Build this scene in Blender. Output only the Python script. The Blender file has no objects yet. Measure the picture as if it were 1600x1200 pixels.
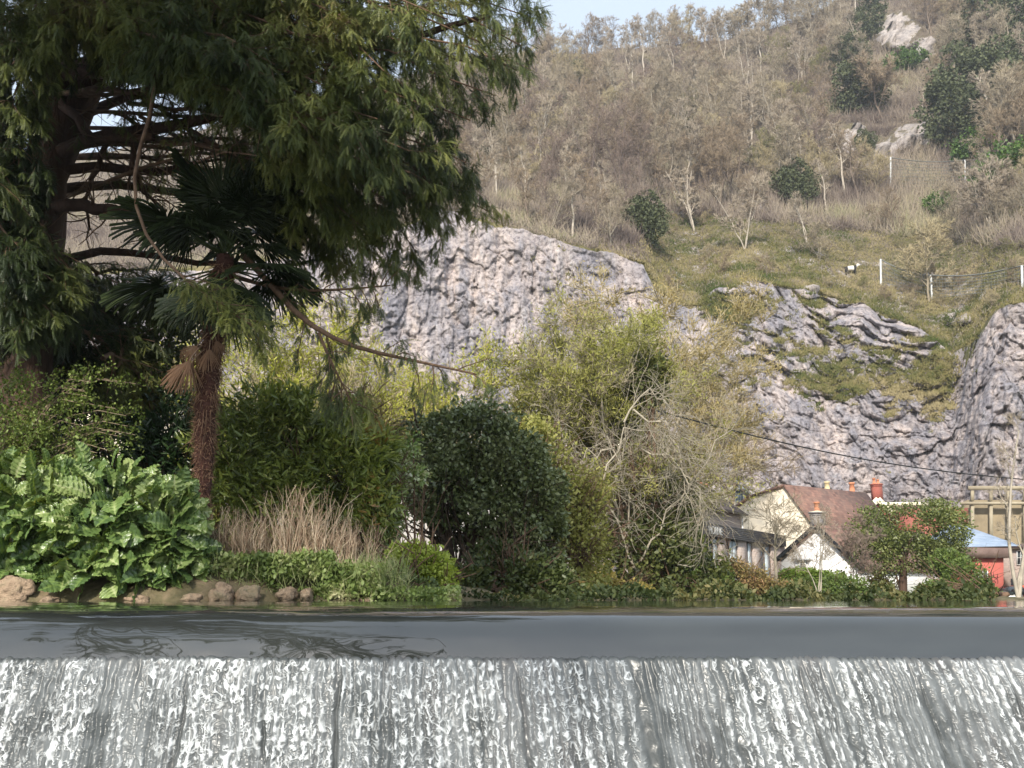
import bpy, math, numpy as np
sc = bpy.context.scene
C = sc.collection
# ---------------------------------------------------------------- camera, sky, sun, exposure
F = 1500.0; HOR = 930.0; CAMZ = 0.06
PITCH = math.atan((HOR - 600.0) / F)
cam_d = bpy.data.cameras.new('camera'); cam = bpy.data.objects.new('camera', cam_d); C.objects.link(cam)
cam_d.sensor_width = 36; cam_d.lens = 36 * F / 1600; cam_d.clip_start = 0.05; cam_d.clip_end = 3000
cam.location = (0, 0, CAMZ); cam.rotation_euler = (math.pi / 2 + PITCH, 0, 0)
sc.camera = cam
SUN_EL = math.radians(34); SUN_AZ = math.radians(-14)     # azimuth: measured from straight behind the camera towards its right
sd = np.array([math.sin(SUN_AZ) * math.cos(SUN_EL), -math.cos(SUN_AZ) * math.cos(SUN_EL), math.sin(SUN_EL)])
w = bpy.data.worlds.new('World'); sc.world = w; w.use_nodes = True
nt = w.node_tree; nt.nodes.clear()
sky = nt.nodes.new('ShaderNodeTexSky'); sky.sky_type = 'NISHITA'; sky.sun_disc = False
sky.sun_elevation = SUN_EL; sky.sun_rotation = math.atan2(sd[0], sd[1]); sky.air_density = 1.1; sky.dust_density = 1.2; sky.ozone_density = 1.0
mixc = nt.nodes.new('ShaderNodeMix'); mixc.data_type = 'RGBA'; mixc.inputs[0].default_value = 0.6
nt.links.new(sky.outputs[0], mixc.inputs[6]); mixc.inputs[7].default_value = (5.2, 5.8, 6.4, 1)
bg = nt.nodes.new('ShaderNodeBackground'); bg.inputs[1].default_value = 0.125
wo = nt.nodes.new('ShaderNodeOutputWorld')
nt.links.new(mixc.outputs[2], bg.inputs[0]); nt.links.new(bg.outputs[0], wo.inputs[0])
sl = bpy.data.lights.new('sun', 'SUN'); sl.energy = 3.6; sl.angle = math.radians(3.0); sl.color = (1.0, 0.93, 0.82)
so = bpy.data.objects.new('sun', sl); C.objects.link(so)
from mathutils import Vector
so.rotation_euler = Vector(sd).to_track_quat('Z', 'Y').to_euler(); so.location = (30, -40, 60)
sc.view_settings.view_transform = 'Standard'; sc.view_settings.look = 'None'
sc.view_settings.exposure = 0.8; sc.view_settings.gamma = 1.0
# ---------------------------------------------------------------- helpers
rng = np.random.default_rng(11)
cp, sp = math.cos(PITCH), math.sin(PITCH)
def P(px, py, Y):
    px, py, Y = np.broadcast_arrays(np.asarray(px, float), np.asarray(py, float), np.asarray(Y, float))
    v = (600 - py) / F; d = cp - v * sp; t = Y / d
    return np.stack([(px - 800) / F * t, Y, CAMZ + (sp + v * cp) * t], -1)
def PX(p):          # world point -> photo pixel
    p = np.asarray(p); dy = p[..., 1]; dz = p[..., 2] - CAMZ
    zf = dy * cp + dz * sp; zu = -dy * sp + dz * cp
    return 800 + F * p[..., 0] / zf, 600 - F * zu / zf
def h3(ix, iy, iz, s=0):
    with np.errstate(over='ignore'):
        h = (ix.astype(np.uint32) * np.uint32(374761393)) ^ (iy.astype(np.uint32) * np.uint32(668265263)) ^ (iz.astype(np.uint32) * np.uint32(2147483647 - 98765)) ^ np.uint32((s * 1274126177 + 97) & 0xffffffff)
        h = (h ^ (h >> np.uint32(13))) * np.uint32(1274126177)
        h = (h ^ (h >> np.uint32(16))) * np.uint32(2246822519)
        h = h ^ (h >> np.uint32(13))
    return h.astype(np.float64) / 4294967295.0
def vn(p, s=0):
    i = np.floor(p).astype(np.int64); f = p - i; f = f * f * (3 - 2 * f); r = 0
    for a in (0, 1):
        for b in (0, 1):
            for c in (0, 1):
                wgt = (f[..., 0] if a else 1 - f[..., 0]) * (f[..., 1] if b else 1 - f[..., 1]) * (f[..., 2] if c else 1 - f[..., 2])
                r = r + wgt * h3(i[..., 0] + a, i[..., 1] + b, i[..., 2] + c, s)
    return r * 2 - 1
def fbm(p, o=4, s=0, g=.5):
    r = 0; a = 1; tt = 0
    for k in range(o):
        r = r + a * vn(p * 2 ** k + k * 17.3, s + k); tt += a; a *= g
    return r / tt
def worley(p, s=0):
    i = np.floor(p).astype(np.int64); f1 = np.full(p.shape[:-1], 9.); f2 = f1.copy(); idv = f1.copy()
    for a in (-1, 0, 1):
        for b in (-1, 0, 1):
            for c in (-1, 0, 1):
                j = i + np.array([a, b, c])
                q = np.stack([h3(j[..., 0], j[..., 1], j[..., 2], s + m) for m in (1, 2, 3)], -1) + j
                d = np.sqrt(((p - q) ** 2).sum(-1)); hh = h3(j[..., 0], j[..., 1], j[..., 2], s + 9)
                m1 = d < f1
                f2 = np.where(m1, f1, np.minimum(f2, d)); idv = np.where(m1, hh, idv); f1 = np.where(m1, d, f1)
    return f1, f2, idv
def U(a, b, n=None): return rng.uniform(a, b, n)
def nrm(v): return v / np.maximum(np.linalg.norm(v, axis=-1, keepdims=True), 1e-9)
class G:
    """collects geometry; verts with one float attribute v (0..1), faces with a material slot"""
    def __init__(s): s.V = []; s.A = []; s.F = []; s.n = 0; s.uvm = None
    def add(s, V, Fc, a=0.5, mi=0):
        V = np.asarray(V, float).reshape(-1, 3); Fc = np.asarray(Fc, np.int64)
        s.V.append(V); s.A.append(np.broadcast_to(np.asarray(a, float), (len(V),)) if np.ndim(a) < 1 or len(a) == len(V) else a)
        s.F.append((Fc + s.n, np.full(len(Fc), mi, np.int32))); s.n += len(V); return s
    def stamp(s, tv, tf, pos, R, sca, a, mi=0):
        tv = np.asarray(tv, float); tf = np.asarray(tf); n = len(pos); k = len(tv)
        sca = np.asarray(sca, float)
        if sca.ndim < 2: sca = np.broadcast_to(sca.reshape(-1, 1), (n, 3)) if sca.ndim == 1 else np.full((n, 3), float(sca))
        V = np.einsum('nij,nkj->nki', R, tv[None] * sca[:, None, :]) + pos[:, None, :]
        Fc = tf[None] + (np.arange(n) * k)[:, None, None]
        a = np.repeat(np.broadcast_to(np.asarray(a, float), (n,)), k)
        return s.add(V.reshape(-1, 3), Fc.reshape(-1, tf.shape[1]), a, mi)
    def tubes(s, Pl, R, ns=5, a=0.5, mi=0, cap=False):
        n, k, _ = Pl.shape
        T = np.empty_like(Pl); T[:, 1:-1] = Pl[:, 2:] - Pl[:, :-2]; T[:, 0] = Pl[:, 1] - Pl[:, 0]; T[:, -1] = Pl[:, -1] - Pl[:, -2]
        T = nrm(T); ref = np.where(np.abs(nrm(Pl[:, -1] - Pl[:, 0])[:, 2:3]) > .8, np.array([[1., .13, 0]]), np.array([[0, .1, 1.]]))[:, None, :]
        S = nrm(np.cross(T, np.broadcast_to(ref, T.shape))); Uv = np.cross(S, T)
        an = np.arange(ns) * 2 * math.pi / ns
        V = Pl[:, :, None] + R[:, :, None, None] * (np.cos(an)[:, None] * S[:, :, None] + np.sin(an)[:, None] * Uv[:, :, None])
        i, j = np.meshgrid(np.arange(k - 1), np.arange(ns), indexing='ij'); i = i.ravel(); j = j.ravel(); j2 = (j + 1) % ns
        q = np.stack([i * ns + j, i * ns + j2, (i + 1) * ns + j2, (i + 1) * ns + j], -1)
        Fc = (q[None] + (np.arange(n) * k * ns)[:, None, None]).reshape(-1, 4)
        a = np.repeat(np.broadcast_to(np.asarray(a, float), (n,)), k * ns)
        return s.add(V.reshape(-1, 3), Fc, a, mi)
    def slivers(s, P0, P1, wd, a=0.5, mi=0, side=None):
        """thin tapering three-sided twigs from P0 to P1"""
        n = len(P0); d = nrm(P1 - P0); r = nrm(rng.normal(size=(n, 3))); S = nrm(np.cross(d, r)); Uv = np.cross(d, S); wd = np.broadcast_to(wd, (n,))[:, None]
        V = np.stack([P0 + S * wd, P0 - S * wd * .5 + Uv * wd * .8, P0 - S * wd * .5 - Uv * wd * .8, P1], 1)
        tf = np.array([[0, 1, 3], [1, 2, 3], [2, 0, 3]])
        return s.add(V.reshape(-1, 3), (tf[None] + (np.arange(n) * 4)[:, None, None]).reshape(-1, 3), np.repeat(np.broadcast_to(a, (n,)), 4), mi)
    def box(s, c, d, a=.5, mi=0, rz=0, M=None):
        c = np.array(c, float); h = np.array(d, float) / 2
        v = np.array([[x, y, z] for x in (-1, 1) for y in (-1, 1) for z in (-1, 1)]) * h
        if rz: cc, ss = math.cos(rz), math.sin(rz); v = v @ np.array([[cc, ss, 0], [-ss, cc, 0], [0, 0, 1]])
        if M is not None: v = v @ np.array(M).T
        return s.add(v + c, [[0, 1, 3, 2], [4, 6, 7, 5], [0, 4, 5, 1], [2, 3, 7, 6], [0, 2, 6, 4], [1, 5, 7, 3]], a, mi)
    def mesh(s, name, mats, org=(0, 0, 0), smooth=False, extra=None):
        V = np.concatenate(s.V) - np.array(org, float); A = np.concatenate([np.asarray(x) for x in s.A])
        lt = np.concatenate([np.full(len(f), f.shape[1], np.int32) for f, m in s.F]); mi = np.concatenate([m for f, m in s.F])
        li = np.concatenate([f.ravel() for f, m in s.F]).astype(np.int32); ls = np.concatenate([[0], np.cumsum(lt)[:-1]]).astype(np.int32)
        me = bpy.data.meshes.new(name); me.vertices.add(len(V)); me.vertices.foreach_set('co', V.astype(np.float32).ravel())
        me.loops.add(len(li)); me.loops.foreach_set('vertex_index', li)
        me.polygons.add(len(lt)); me.polygons.foreach_set('loop_start', ls); me.polygons.foreach_set('loop_total', lt)
        if not isinstance(mats, (list, tuple)): mats = [mats]
        for m in mats: me.materials.append(m)
        me.polygons.foreach_set('material_index', mi.astype(np.int32))
        at = me.attributes.new('v', 'FLOAT', 'POINT'); at.data.foreach_set('value', A.astype(np.float32))
        for k_, arr in (extra or {}).items():
            at = me.attributes.new(k_, 'FLOAT', 'POINT'); at.data.foreach_set('value', np.asarray(arr, np.float32).ravel())
        me.update(calc_edges=True); me.validate()
        if smooth: me.polygons.foreach_set('use_smooth', np.ones(len(lt), bool))
        return me
    def obj(s, name, mats, parent=None, org=None, smooth=False, extra=None):
        if org is None: org = (0, 0, 0)
        if parent is not None: org = np.array(parent.matrix_basis.translation) if not parent.parent else WL[parent.name]
        o = bpy.data.objects.new(name, s.mesh(name, mats, org, smooth, extra)); C.objects.link(o)
        if parent is not None: o.parent = parent
        else: o.location = org
        WL[o.name] = np.array(org, float)
        return o
WL = {}
def tag(o, label=None, cat=None, group=None, kind=None):
    if label: o['label'] = label
    if cat: o['category'] = cat
    if group: o['group'] = group
    if kind: o['kind'] = kind
    return o
def empty(name, loc, label, cat, group=None):
    o = bpy.data.objects.new(name, None); o.location = tuple(float(x) for x in loc); C.objects.link(o); WL[o.name] = np.array(loc, float); o.empty_display_size = .1
    return tag(o, label, cat, group)
def copy_tree(o, loc, rz=0, s=1.0, label=None, cat=None):
    c = o.copy(); C.objects.link(c); c.location = tuple(float(x) for x in loc); c.rotation_euler = (0, 0, rz); c.scale = (s, s, s)
    for ch in o.children:
        d = ch.copy(); C.objects.link(d); d.parent = c
        for g in ch.children: e = g.copy(); C.objects.link(e); e.parent = d
    if label: c['label'] = label
    if cat: c['category'] = cat
    return c
# ---- materials
def newmat(name):
    m = bpy.data.materials.new(name); m.use_nodes = True; n = m.node_tree; n.nodes.clear()
    out = n.nodes.new('ShaderNodeOutputMaterial'); return m, n, out
def N(n, t, **k):
    x = n.nodes.new(t)
    for a, b in k.items(): setattr(x, a, b)
    return x
def ramp(n, inp, stops):
    r = n.nodes.new('ShaderNodeValToRGB'); e = r.color_ramp.elements
    while len(e) < len(stops): e.new(.5)
    for i, (p_, c_) in enumerate(stops): e[i].position = p_; e[i].color = (*c_, 1) if len(c_) == 3 else c_
    n.links.new(inp, r.inputs[0]); return r.outputs[0]
def mixrgb(n, fac, a, b, mode='MIX'):
    x = n.nodes.new('ShaderNodeMix'); x.data_type = 'RGBA'; x.blend_type = mode
    for i, val in ((0, fac), (6, a), (7, b)):
        if hasattr(val, 'is_linked') or hasattr(val, 'links'): n.links.new(val, x.inputs[i])
        else: x.inputs[i].default_value = val if i == 0 else (*val, 1)
    return x.outputs[2]
def math_(n, op, a, b=0.0, c=None):
    x = n.nodes.new('ShaderNodeMath'); x.operation = op
    for i, val in enumerate([a, b] + ([c] if c is not None else [])):
        if hasattr(val, 'links'): n.links.new(val, x.inputs[i])
        else: x.inputs[i].default_value = val
    return x.outputs[0]
def noise(n, scale, detail=4, rough=.55, sc3=None, coord=None, dist=0.0):
    t = n.nodes.new('ShaderNodeTexNoise'); t.inputs['Scale'].default_value = scale; t.inputs['Detail'].default_value = detail; t.inputs['Roughness'].default_value = rough; t.inputs['Distortion'].default_value = dist
    if coord is None: coord = N(n, 'ShaderNodeNewGeometry').outputs['Position']
    if sc3: mp = n.nodes.new('ShaderNodeMapping'); mp.inputs['Scale'].default_value = sc3; n.links.new(coord, mp.inputs[0]); coord = mp.outputs[0]
    n.links.new(coord, t.inputs['Vector']); return t.outputs['Fac']
def attr(n, name='v'):
    a = n.nodes.new('ShaderNodeAttribute'); a.attribute_name = name; return a.outputs['Fac']
def leafmat(name, stops, rough=.5, transl=.25, spec=.4, nscale=2.0, namp=.35):
    """stops: colours over the per-leaf attribute v; patches of slightly other tone over space"""
    m, n, out = newmat(name)
    nz = noise(n, nscale, 3); v = attr(n)
    vv = math_(n, 'ADD', v, math_(n, 'MULTIPLY', math_(n, 'SUBTRACT', nz, .5), namp * 2))
    col = ramp(n, vv, stops)
    b = N(n, 'ShaderNodeBsdfPrincipled'); n.links.new(col, b.inputs['Base Color']); b.inputs['Roughness'].default_value = rough; b.inputs['Specular IOR Level'].default_value = spec
    if transl:
        t = N(n, 'ShaderNodeBsdfTranslucent'); n.links.new(mixrgb(n, 1.0, col, (1.0, 1.0, .45), 'MULTIPLY'), t.inputs[0]); mx = N(n, 'ShaderNodeMixShader'); mx.inputs[0].default_value = transl
        n.links.new(b.outputs[0], mx.inputs[1]); n.links.new(t.outputs[0], mx.inputs[2]); n.links.new(mx.outputs[0], out.inputs[0])
    else: n.links.new(b.outputs[0], out.inputs[0])
    return m
def surfmat(name, c1, c2, scale=3, rough=.8, bump=.3, bs=None, sc3=None, c3=None, spec=.3, metal=0):
    m, n, out = newmat(name)
    nz = noise(n, scale, 6, .6, sc3); st = [(.3, c1), (.7, c2)]
    if c3: st = [(.25, c1), (.5, c2), (.75, c3)]
    col = ramp(n, nz, st)
    b = N(n, 'ShaderNodeBsdfPrincipled'); n.links.new(col, b.inputs['Base Color']); b.inputs['Roughness'].default_value = rough; b.inputs['Specular IOR Level'].default_value = spec; b.inputs['Metallic'].default_value = metal
    if bump:
        bp = N(n, 'ShaderNodeBump'); bp.inputs['Strength'].default_value = bump; bp.inputs['Distance'].default_value = .05
        n.links.new(noise(n, bs or scale * 4, 6, .6, sc3), bp.inputs['Height']); n.links.new(bp.outputs[0], b.inputs['Normal'])
    n.links.new(b.outputs[0], out.inputs[0]); return m
def itp(x, tab): t = np.array(tab, float); return np.interp(x, t[:, 0], t[:, 1])
def randrot(n, tilt=1.0, yaw=None):
    """random frames: x,y,z axes; tilt 0 = z up, 1 = fully random"""
    z = nrm(np.stack([rng.normal(size=n) * tilt, rng.normal(size=n) * tilt, np.ones(n) if tilt < 1.5 else rng.normal(size=n)], -1))
    a = U(0, 2 * math.pi, n); x = np.stack([np.cos(a), np.sin(a), np.zeros(n)], -1); y = nrm(np.cross(z, x)); x = np.cross(y, z)
    return np.stack([x, y, z], -1)
def frame(dirv, up=None):
    """frames whose y axis follows dirv"""
    y = nrm(dirv); n = len(y); r = rng.normal(size=(n, 3)) if up is None else np.broadcast_to(np.asarray(up, float), (n, 3)) + rng.normal(size=(n, 3)) * .15
    x = nrm(np.cross(y, r)); z = np.cross(x, y); return np.stack([x, y, z], -1)
def grow(Pl, R, m, t0, t1, ang, L, wob=.15, trop=(0, 0, 0), k=5, rr=.6, tip=.35, angj=.2, Lj=.3, keep=None, tpow=1):
    n, kk, _ = Pl.shape; t = (t0 + (t1 - t0) * (np.tile((np.arange(m) + .5) / m, (n, 1)) + U(-.4 / m, .4 / m, (n, m)))) ** tpow
    x = np.clip(t, 0, .999) * (kk - 1); i = np.floor(x).astype(int); f = (x - i)[..., None]
    ar = np.arange(n)[:, None]; p0 = Pl[ar, i]; p1 = Pl[ar, i + 1]; base = (p0 * (1 - f) + p1 * f).reshape(-1, 3); tan = nrm(p1 - p0).reshape(-1, 3)
    r0 = (R[ar, i] * (1 - f[..., 0]) + R[ar, i + 1] * f[..., 0]).reshape(-1) * rr
    q = rng.normal(size=tan.shape); pe = nrm(q - (q * tan).sum(-1, keepdims=True) * tan)
    an = ang + rng.normal(size=(len(tan), 1)) * angj; d = nrm(np.cos(an) * tan + np.sin(an) * pe)
    Ls = L * (1 - .55 * t.reshape(-1) * (L_TAPER)) * U(1 - Lj, 1 + Lj, len(tan)); out = [base]; p = base; tr = np.array(trop, float)
    for j in range(1, k):
        d = nrm(d + rng.normal(size=d.shape) * wob + tr / (k - 1)); p = p + d * (Ls / (k - 1))[:, None]; out.append(p)
    Q = np.stack(out, 1); RR = r0[:, None] * np.linspace(1, tip, k)[None]
    if keep is not None: msk = keep(Q); Q = Q[msk]; RR = RR[msk]
    return Q, RR
L_TAPER = 1.0
LEAF = (np.array([[0, 0, 0], [.28, .35, .04], [.24, .7, .03], [0, 1, -.05], [-.24, .7, .03], [-.28, .35, .04]]), np.array([[0, 1, 2, 3], [0, 3, 4, 5]]))
QUAD = (np.array([[0, 0, 0], [.5, .5, .1], [0, 1, 0], [-.5, .5, .1]]), np.array([[0, 1, 2, 3]]))
# ---------------------------------------------------------------- terrain: gorge side (cliff + hillside), village ground
CT = [(-900, 430), (-300, 440), (300, 420), (560, 385), (640, 350), (690, 328), (760, 346), (850, 372), (930, 392), (1005, 412), (1025, 450), (1060, 476), (1095, 478), (1115, 455), (1180, 440), (1265, 455), (1310, 466), (1380, 490), (1440, 514), (1488, 556), (1526, 530), (1552, 496), (1578, 476), (1640, 470), (2000, 460), (2600, 440)]
CYB = [(-900, 88), (600, 90), (1000, 93), (1150, 92), (1300, 92), (1460, 91), (1490, 90), (1530, 86), (2600, 80)]
CYT = [(-900, 98), (600, 98), (1000, 103), (1150, 106), (1300, 111), (1440, 107), (1488, 101), (1530, 94), (1570, 91), (2600, 85)]
RG = [(-900, 420), (-300, 340), (0, 270), (200, 230), (400, 180), (600, 130), (760, 92), (830, 84), (900, 84), (1000, 76), (1100, 66), (1200, 52), (1300, 10), (1400, -60), (1600, -190), (2000, -300), (2600, -330)]
def rock_disp(p):
    q = p / np.array([9., 9., 16.]); d = fbm(q, 3, 3) * 3.2
    w1, w2, id1 = worley(p / np.array([2.6, 2.6, 3.8]) + .35 * fbm(p / 2., 2, 21)[..., None], 5)
    d += (id1 - .5) * .9 - np.clip(.08 - (w2 - w1), 0, 1) * 2.6
    w1, w2, id2 = worley(p / np.array([.7, .7, 1.2]) + .6 * fbm(p * .9, 2, 31)[..., None], 40)
    d += (id2 - .5) * .42 - np.clip(.10 - (w2 - w1), 0, 1) * .8
    d += fbm(p / .45, 2, 60) * .3 + fbm(p / np.array([1.1, 1.1, 5.]), 3, 64) * 1.0
    cr = np.abs(vn(p / np.array([1.6, 1.6, 11.]), 77)); d -= np.clip(.07 - cr, 0, 1) * 6
    return d
def grid_faces(nr, nc):
    i, j = np.meshgrid(np.arange(nr - 1), np.arange(nc - 1), indexing='ij'); a = (i * nc + j).ravel()
    return np.stack([a, a + 1, a + nc + 1, a + nc], -1)
# cliff
def sm(tab, wd):
    x = np.arange(-1000, 2700, 10.); y = itp(x, tab); k = np.exp(-(np.arange(-60, 61) * 10 / wd) ** 2); k /= k.sum(); y = np.convolve(np.pad(y, 60, mode='edge'), k, mode='valid')
    return np.stack([x, y], 1)
cols = np.concatenate([np.arange(-900, 100, 14), np.arange(100, 560, 4), np.arange(560, 1625, 1.5), np.arange(1625, 2600, 16)])
fr = np.linspace(0, 1, 400); PXc, FR = np.meshgrid(cols, fr)
top = itp(PXc, CT) + fbm(np.stack([PXc / 30, PXc * 0, PXc * 0], -1), 5, 91, .62) * 11
PYc = 945 + (top - 945) * FR
ew = np.clip((PXc - 1060) / 120, 0, 1) * np.clip((1505 - PXc) / 40, 0, 1); ease = FR * (1 - ew) + FR ** 1.7 * ew
Yc = itp(PXc, CYB) + (itp(PXc, CYT) - itp(PXc, CYB)) * ease
B0 = P(PXc, PYc, Yc)
dsp = rock_disp(B0); edge = np.clip((1 - FR) * 14, 0, 1) * .75 + .25
# rounded upper ledges: on the sloping right-hand slab the beds step back
step = (.12 + .88 * np.clip((PXc - 1080) / 60, 0, 1) * np.clip((1500 - PXc) / 40, 0, 1)) * np.clip(FR * 1.6 - .4, 0, 1)
sawp = (B0[..., 2] / 3.4 + B0[..., 0] * .06 + fbm(B0 / 5, 3, 8) * 2.2); saw = np.abs(sawp % 1.0 - .35) / .65
dd = dsp * edge * np.where((PXc > 1480), 1.15, 1.0) + step * (.5 - saw) * 2.2 * (.6 + fbm(B0 / 4, 2, 18))
Yd = Yc - dd
CL = P(PXc, PYc, Yd)
du = np.gradient(CL, axis=1); dv = np.gradient(CL, axis=0); nn = nrm(np.cross(du, dv)); nn *= np.sign(-nn[..., 1:2] + 1e-9)
vegn = fbm(B0 / 5., 4, 120); vegs = fbm(B0 / 1.3, 3, 140)
region = np.where((PXc > 1090) & (PXc < 1500), np.clip((FR - .22) * 1.7, 0, 1), np.clip((FR - .88) * 2.5, 0, 1) + .1 * (FR > .8))
gul = np.exp(-((PXc - (1478 - (1 - FR) * 60)) / 22) ** 2) * .8 * np.clip((FR - .45) * 4, -.3, 1)
patch = np.exp(-(((PXc - 1290) / 55) ** 2 + ((PYc - 600) / 24) ** 2)) * 1.0 + np.exp(-(((PXc - 1140) / 40) ** 2 + ((PYc - 488) / 16) ** 2)) * 1.1 + np.exp(-(((PXc - 1450) / 22) ** 2 + ((PYc - 595) / 22) ** 2)) + np.exp(-(((PXc - 1100) / 50) ** 2 + ((PYc - 470) / 14) ** 2))
patch += np.exp(-(((PYc - (600 + (1400 - PXc) * .12)) / 16) ** 2)) * ((PXc > 1290) & (PXc < 1500)) * .55
veg = .42 * region + gul * .6 + patch * .75 + vegn * .75 + vegs * .7 + (nn[..., 2] - .3) * 1.0 - .78 - .45 * np.clip((PYc - 610) / 60, 0, 1)
veg = np.clip(veg * 2.2 + .2, 0, 1)
g = G(); g.add(CL.reshape(-1, 3), grid_faces(*PXc.shape), 0.5)
def rockmat():
    m, n, out = newmat('limestone')
    pos = N(n, 'ShaderNodeNewGeometry').outputs['Position']
    a = noise(n, .22, 5, .6, None, pos); base = ramp(n, a, [(.3, (.36, .32, .325)), (.48, (.48, .42, .405)), (.62, (.59, .505, .47)), (.8, (.57, .45, .40))])
    st = noise(n, 1.0, 5, .65, (.55, .55, .045), pos); s1 = ramp(n, st, [(.42, (0, 0, 0)), (.58, (1, 1, 1))])
    base = mixrgb(n, math_(n, 'MULTIPLY', s1, .68), base, (.23, .235, .28))
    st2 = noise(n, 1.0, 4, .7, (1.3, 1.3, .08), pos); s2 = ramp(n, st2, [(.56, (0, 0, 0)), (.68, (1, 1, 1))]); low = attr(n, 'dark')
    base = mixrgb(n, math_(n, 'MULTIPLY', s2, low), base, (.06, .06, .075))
    st3 = noise(n, 1.0, 4, .7, (1.1, 1.1, .06), N(n, 'ShaderNodeNewGeometry').outputs['Position']); s3 = ramp(n, st3, [(.58, (0, 0, 0)), (.72, (1, 1, 1))])
    base = mixrgb(n, math_(n, 'MULTIPLY', s3, .45), base, (.62, .63, .64))
    bed = ramp(n, noise(n, 1.0, 5, .7, (.06, .06, 1.1), N(n, 'ShaderNodeNewGeometry').outputs['Position'], .6), [(.36, (.45, .44, .45)), (.44, (1, 1, 1))]); base = mixrgb(n, .7, base, bed, 'MULTIPLY')
    fine = noise(n, 2.6, 9, .78, None, pos); base = mixrgb(n, 1.0, base, ramp(n, fine, [(.36, (.32, .31, .33)), (.52, (1, 1, 1)), (.75, (1.2, 1.18, 1.16))]), 'MULTIPLY')
    vg = math_(n, 'ADD', attr(n, 'veg'), math_(n, 'MULTIPLY', math_(n, 'SUBTRACT', noise(n, 2.2, 6, .7, None, pos), .5), 1.1))
    vm = ramp(n, vg, [(.46, (0, 0, 0)), (.58, (1, 1, 1))])
    gc = ramp(n, noise(n, .35, 5, .7, None, pos), [(.3, (.075, .10, .03)), (.5, (.17, .16, .065)), (.68, (.27, .23, .12))])
    gc = mixrgb(n, 1.0, gc, ramp(n, noise(n, 4, 5, .7, None, pos), [(.3, (.5, .5, .5)), (.7, (1.3, 1.3, 1.3))]), 'MULTIPLY')
    col = mixrgb(n, vm, base, gc)
    b = N(n, 'ShaderNodeBsdfPrincipled'); n.links.new(col, b.inputs['Base Color']); b.inputs['Roughness'].default_value = .9; b.inputs['Specular IOR Level'].default_value = .2
    bp = N(n, 'ShaderNodeBump'); bp.inputs['Strength'].default_value = .9; bp.inputs['Distance'].default_value = .35; n.links.new(fine, bp.inputs['Height']); n.links.new(bp.outputs[0], b.inputs['Normal'])
    n.links.new(b.outputs[0], out.inputs[0]); return m
rock = rockmat()
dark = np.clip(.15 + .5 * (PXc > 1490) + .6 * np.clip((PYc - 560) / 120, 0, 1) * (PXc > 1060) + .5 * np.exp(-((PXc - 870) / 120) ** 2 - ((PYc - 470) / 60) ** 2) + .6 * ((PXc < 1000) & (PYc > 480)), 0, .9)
r0 = P(PXc[-1], PYc[-1], Yd[-1]); r1 = r0 + np.array([0, .8, .03]); r2 = r0 + np.array([0, 2.4, -2.0])   # the top rolls back into the slope
g.add(np.stack([r0, r1, r2]).reshape(-1, 3), grid_faces(3, len(cols)), .5)
veg = np.concatenate([veg.ravel(), np.ones(3 * len(cols)) * .6]); dark_x = np.zeros(3 * len(cols))
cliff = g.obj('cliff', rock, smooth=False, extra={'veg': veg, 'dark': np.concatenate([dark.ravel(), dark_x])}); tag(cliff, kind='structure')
# hillside
hc = np.concatenate([np.arange(-900, 400, 16), np.arange(400, 1640, 5), np.arange(1640, 2600, 16)]); SY = sm(CYT, 200); SR = sm(RG, 60); hf = np.concatenate([[-.12, -.06], np.linspace(0, 1, 170), [1.03, 1.1, 1.3]])
HX, HF = np.meshgrid(hc, hf)
def hill_pt(px, s):
    T = itp(px, CT); R = itp(px, SR) + fbm(np.stack([px / 40., px * 0, px * 0], -1), 3, 93) * 7; py = T + (R - T) * np.minimum(s, 1); Y0 = np.maximum(itp(px, SY), itp(px, CYT)) + 1.5; Y = Y0 + (232 - Y0) * np.clip(s, 0, 1) ** 1.15
    p = P(px, py, Y); nz = fbm(p / 14, 4, 200) * 4.0 * np.clip(s * 5, 0, 1) * np.clip((1 - s) * 6 + .3, 0, 1)
    # outcrops on the right
    for cx, cy, rx, ry, h in OUT:
        e = ((px - cx) / rx) ** 2 + ((py - cy) / ry) ** 2; nz = nz + h * np.clip(1.25 - e, 0, 1) ** .5
    Y2 = Y - nz + np.maximum(s - 1, 0) * 400
    q = P(px, py, Y2); q[..., 2] = np.where(s > 1, P(px, py, Y)[..., 2] - (s - 1) * 5, q[..., 2]); return q, py
OUT = [(1400, 50, 38, 30, 5), (1440, 78, 22, 22, 4), (1325, 218, 36, 24, 4), (1378, 232, 30, 16, 3), (1430, 215, 40, 20, 3), (1180, 322, 26, 8, 1.5), (1495, 497, 24, 11, 2), (1210, 452, 26, 8, .8), (1262, 456, 20, 9, .8), (1350, 258, 18, 12, 2)]
HP, HPY = hill_pt(HX, HF)
rk = np.zeros_like(HX)
for cx, cy, rx, ry, h in OUT:
    e = ((HX - cx) / rx) ** 2 + ((HPY - cy) / ry) ** 2 + fbm(np.stack([HX / 14., HPY / 9., HX * 0 + cx], -1), 3, 95) * 1.3; rk = np.maximum(rk, np.clip(1.2 - e, 0, 1))
w1, w2, idr = worley(HP / 2.2, 300)
HP[..., 1] -= rk * (HF < 1) * (idr - .4) * 4.0
band = ((HX > 1000) * np.exp(-((HPY - (420 + (HX - 1000) * .16)) / 75) ** 2) + (HX <= 1000) * np.clip((.05 - HF) * 20, 0, 1) * .9)
vegh = np.clip(.75 + fbm(HP / 4, 3, 330) * .45 - rk * .75 - (band > .4) * np.clip(fbm(HP / 1.9, 3, 350) + .06, 0, 1) * 1.7 * (HX > 1050), 0, 1)
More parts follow.
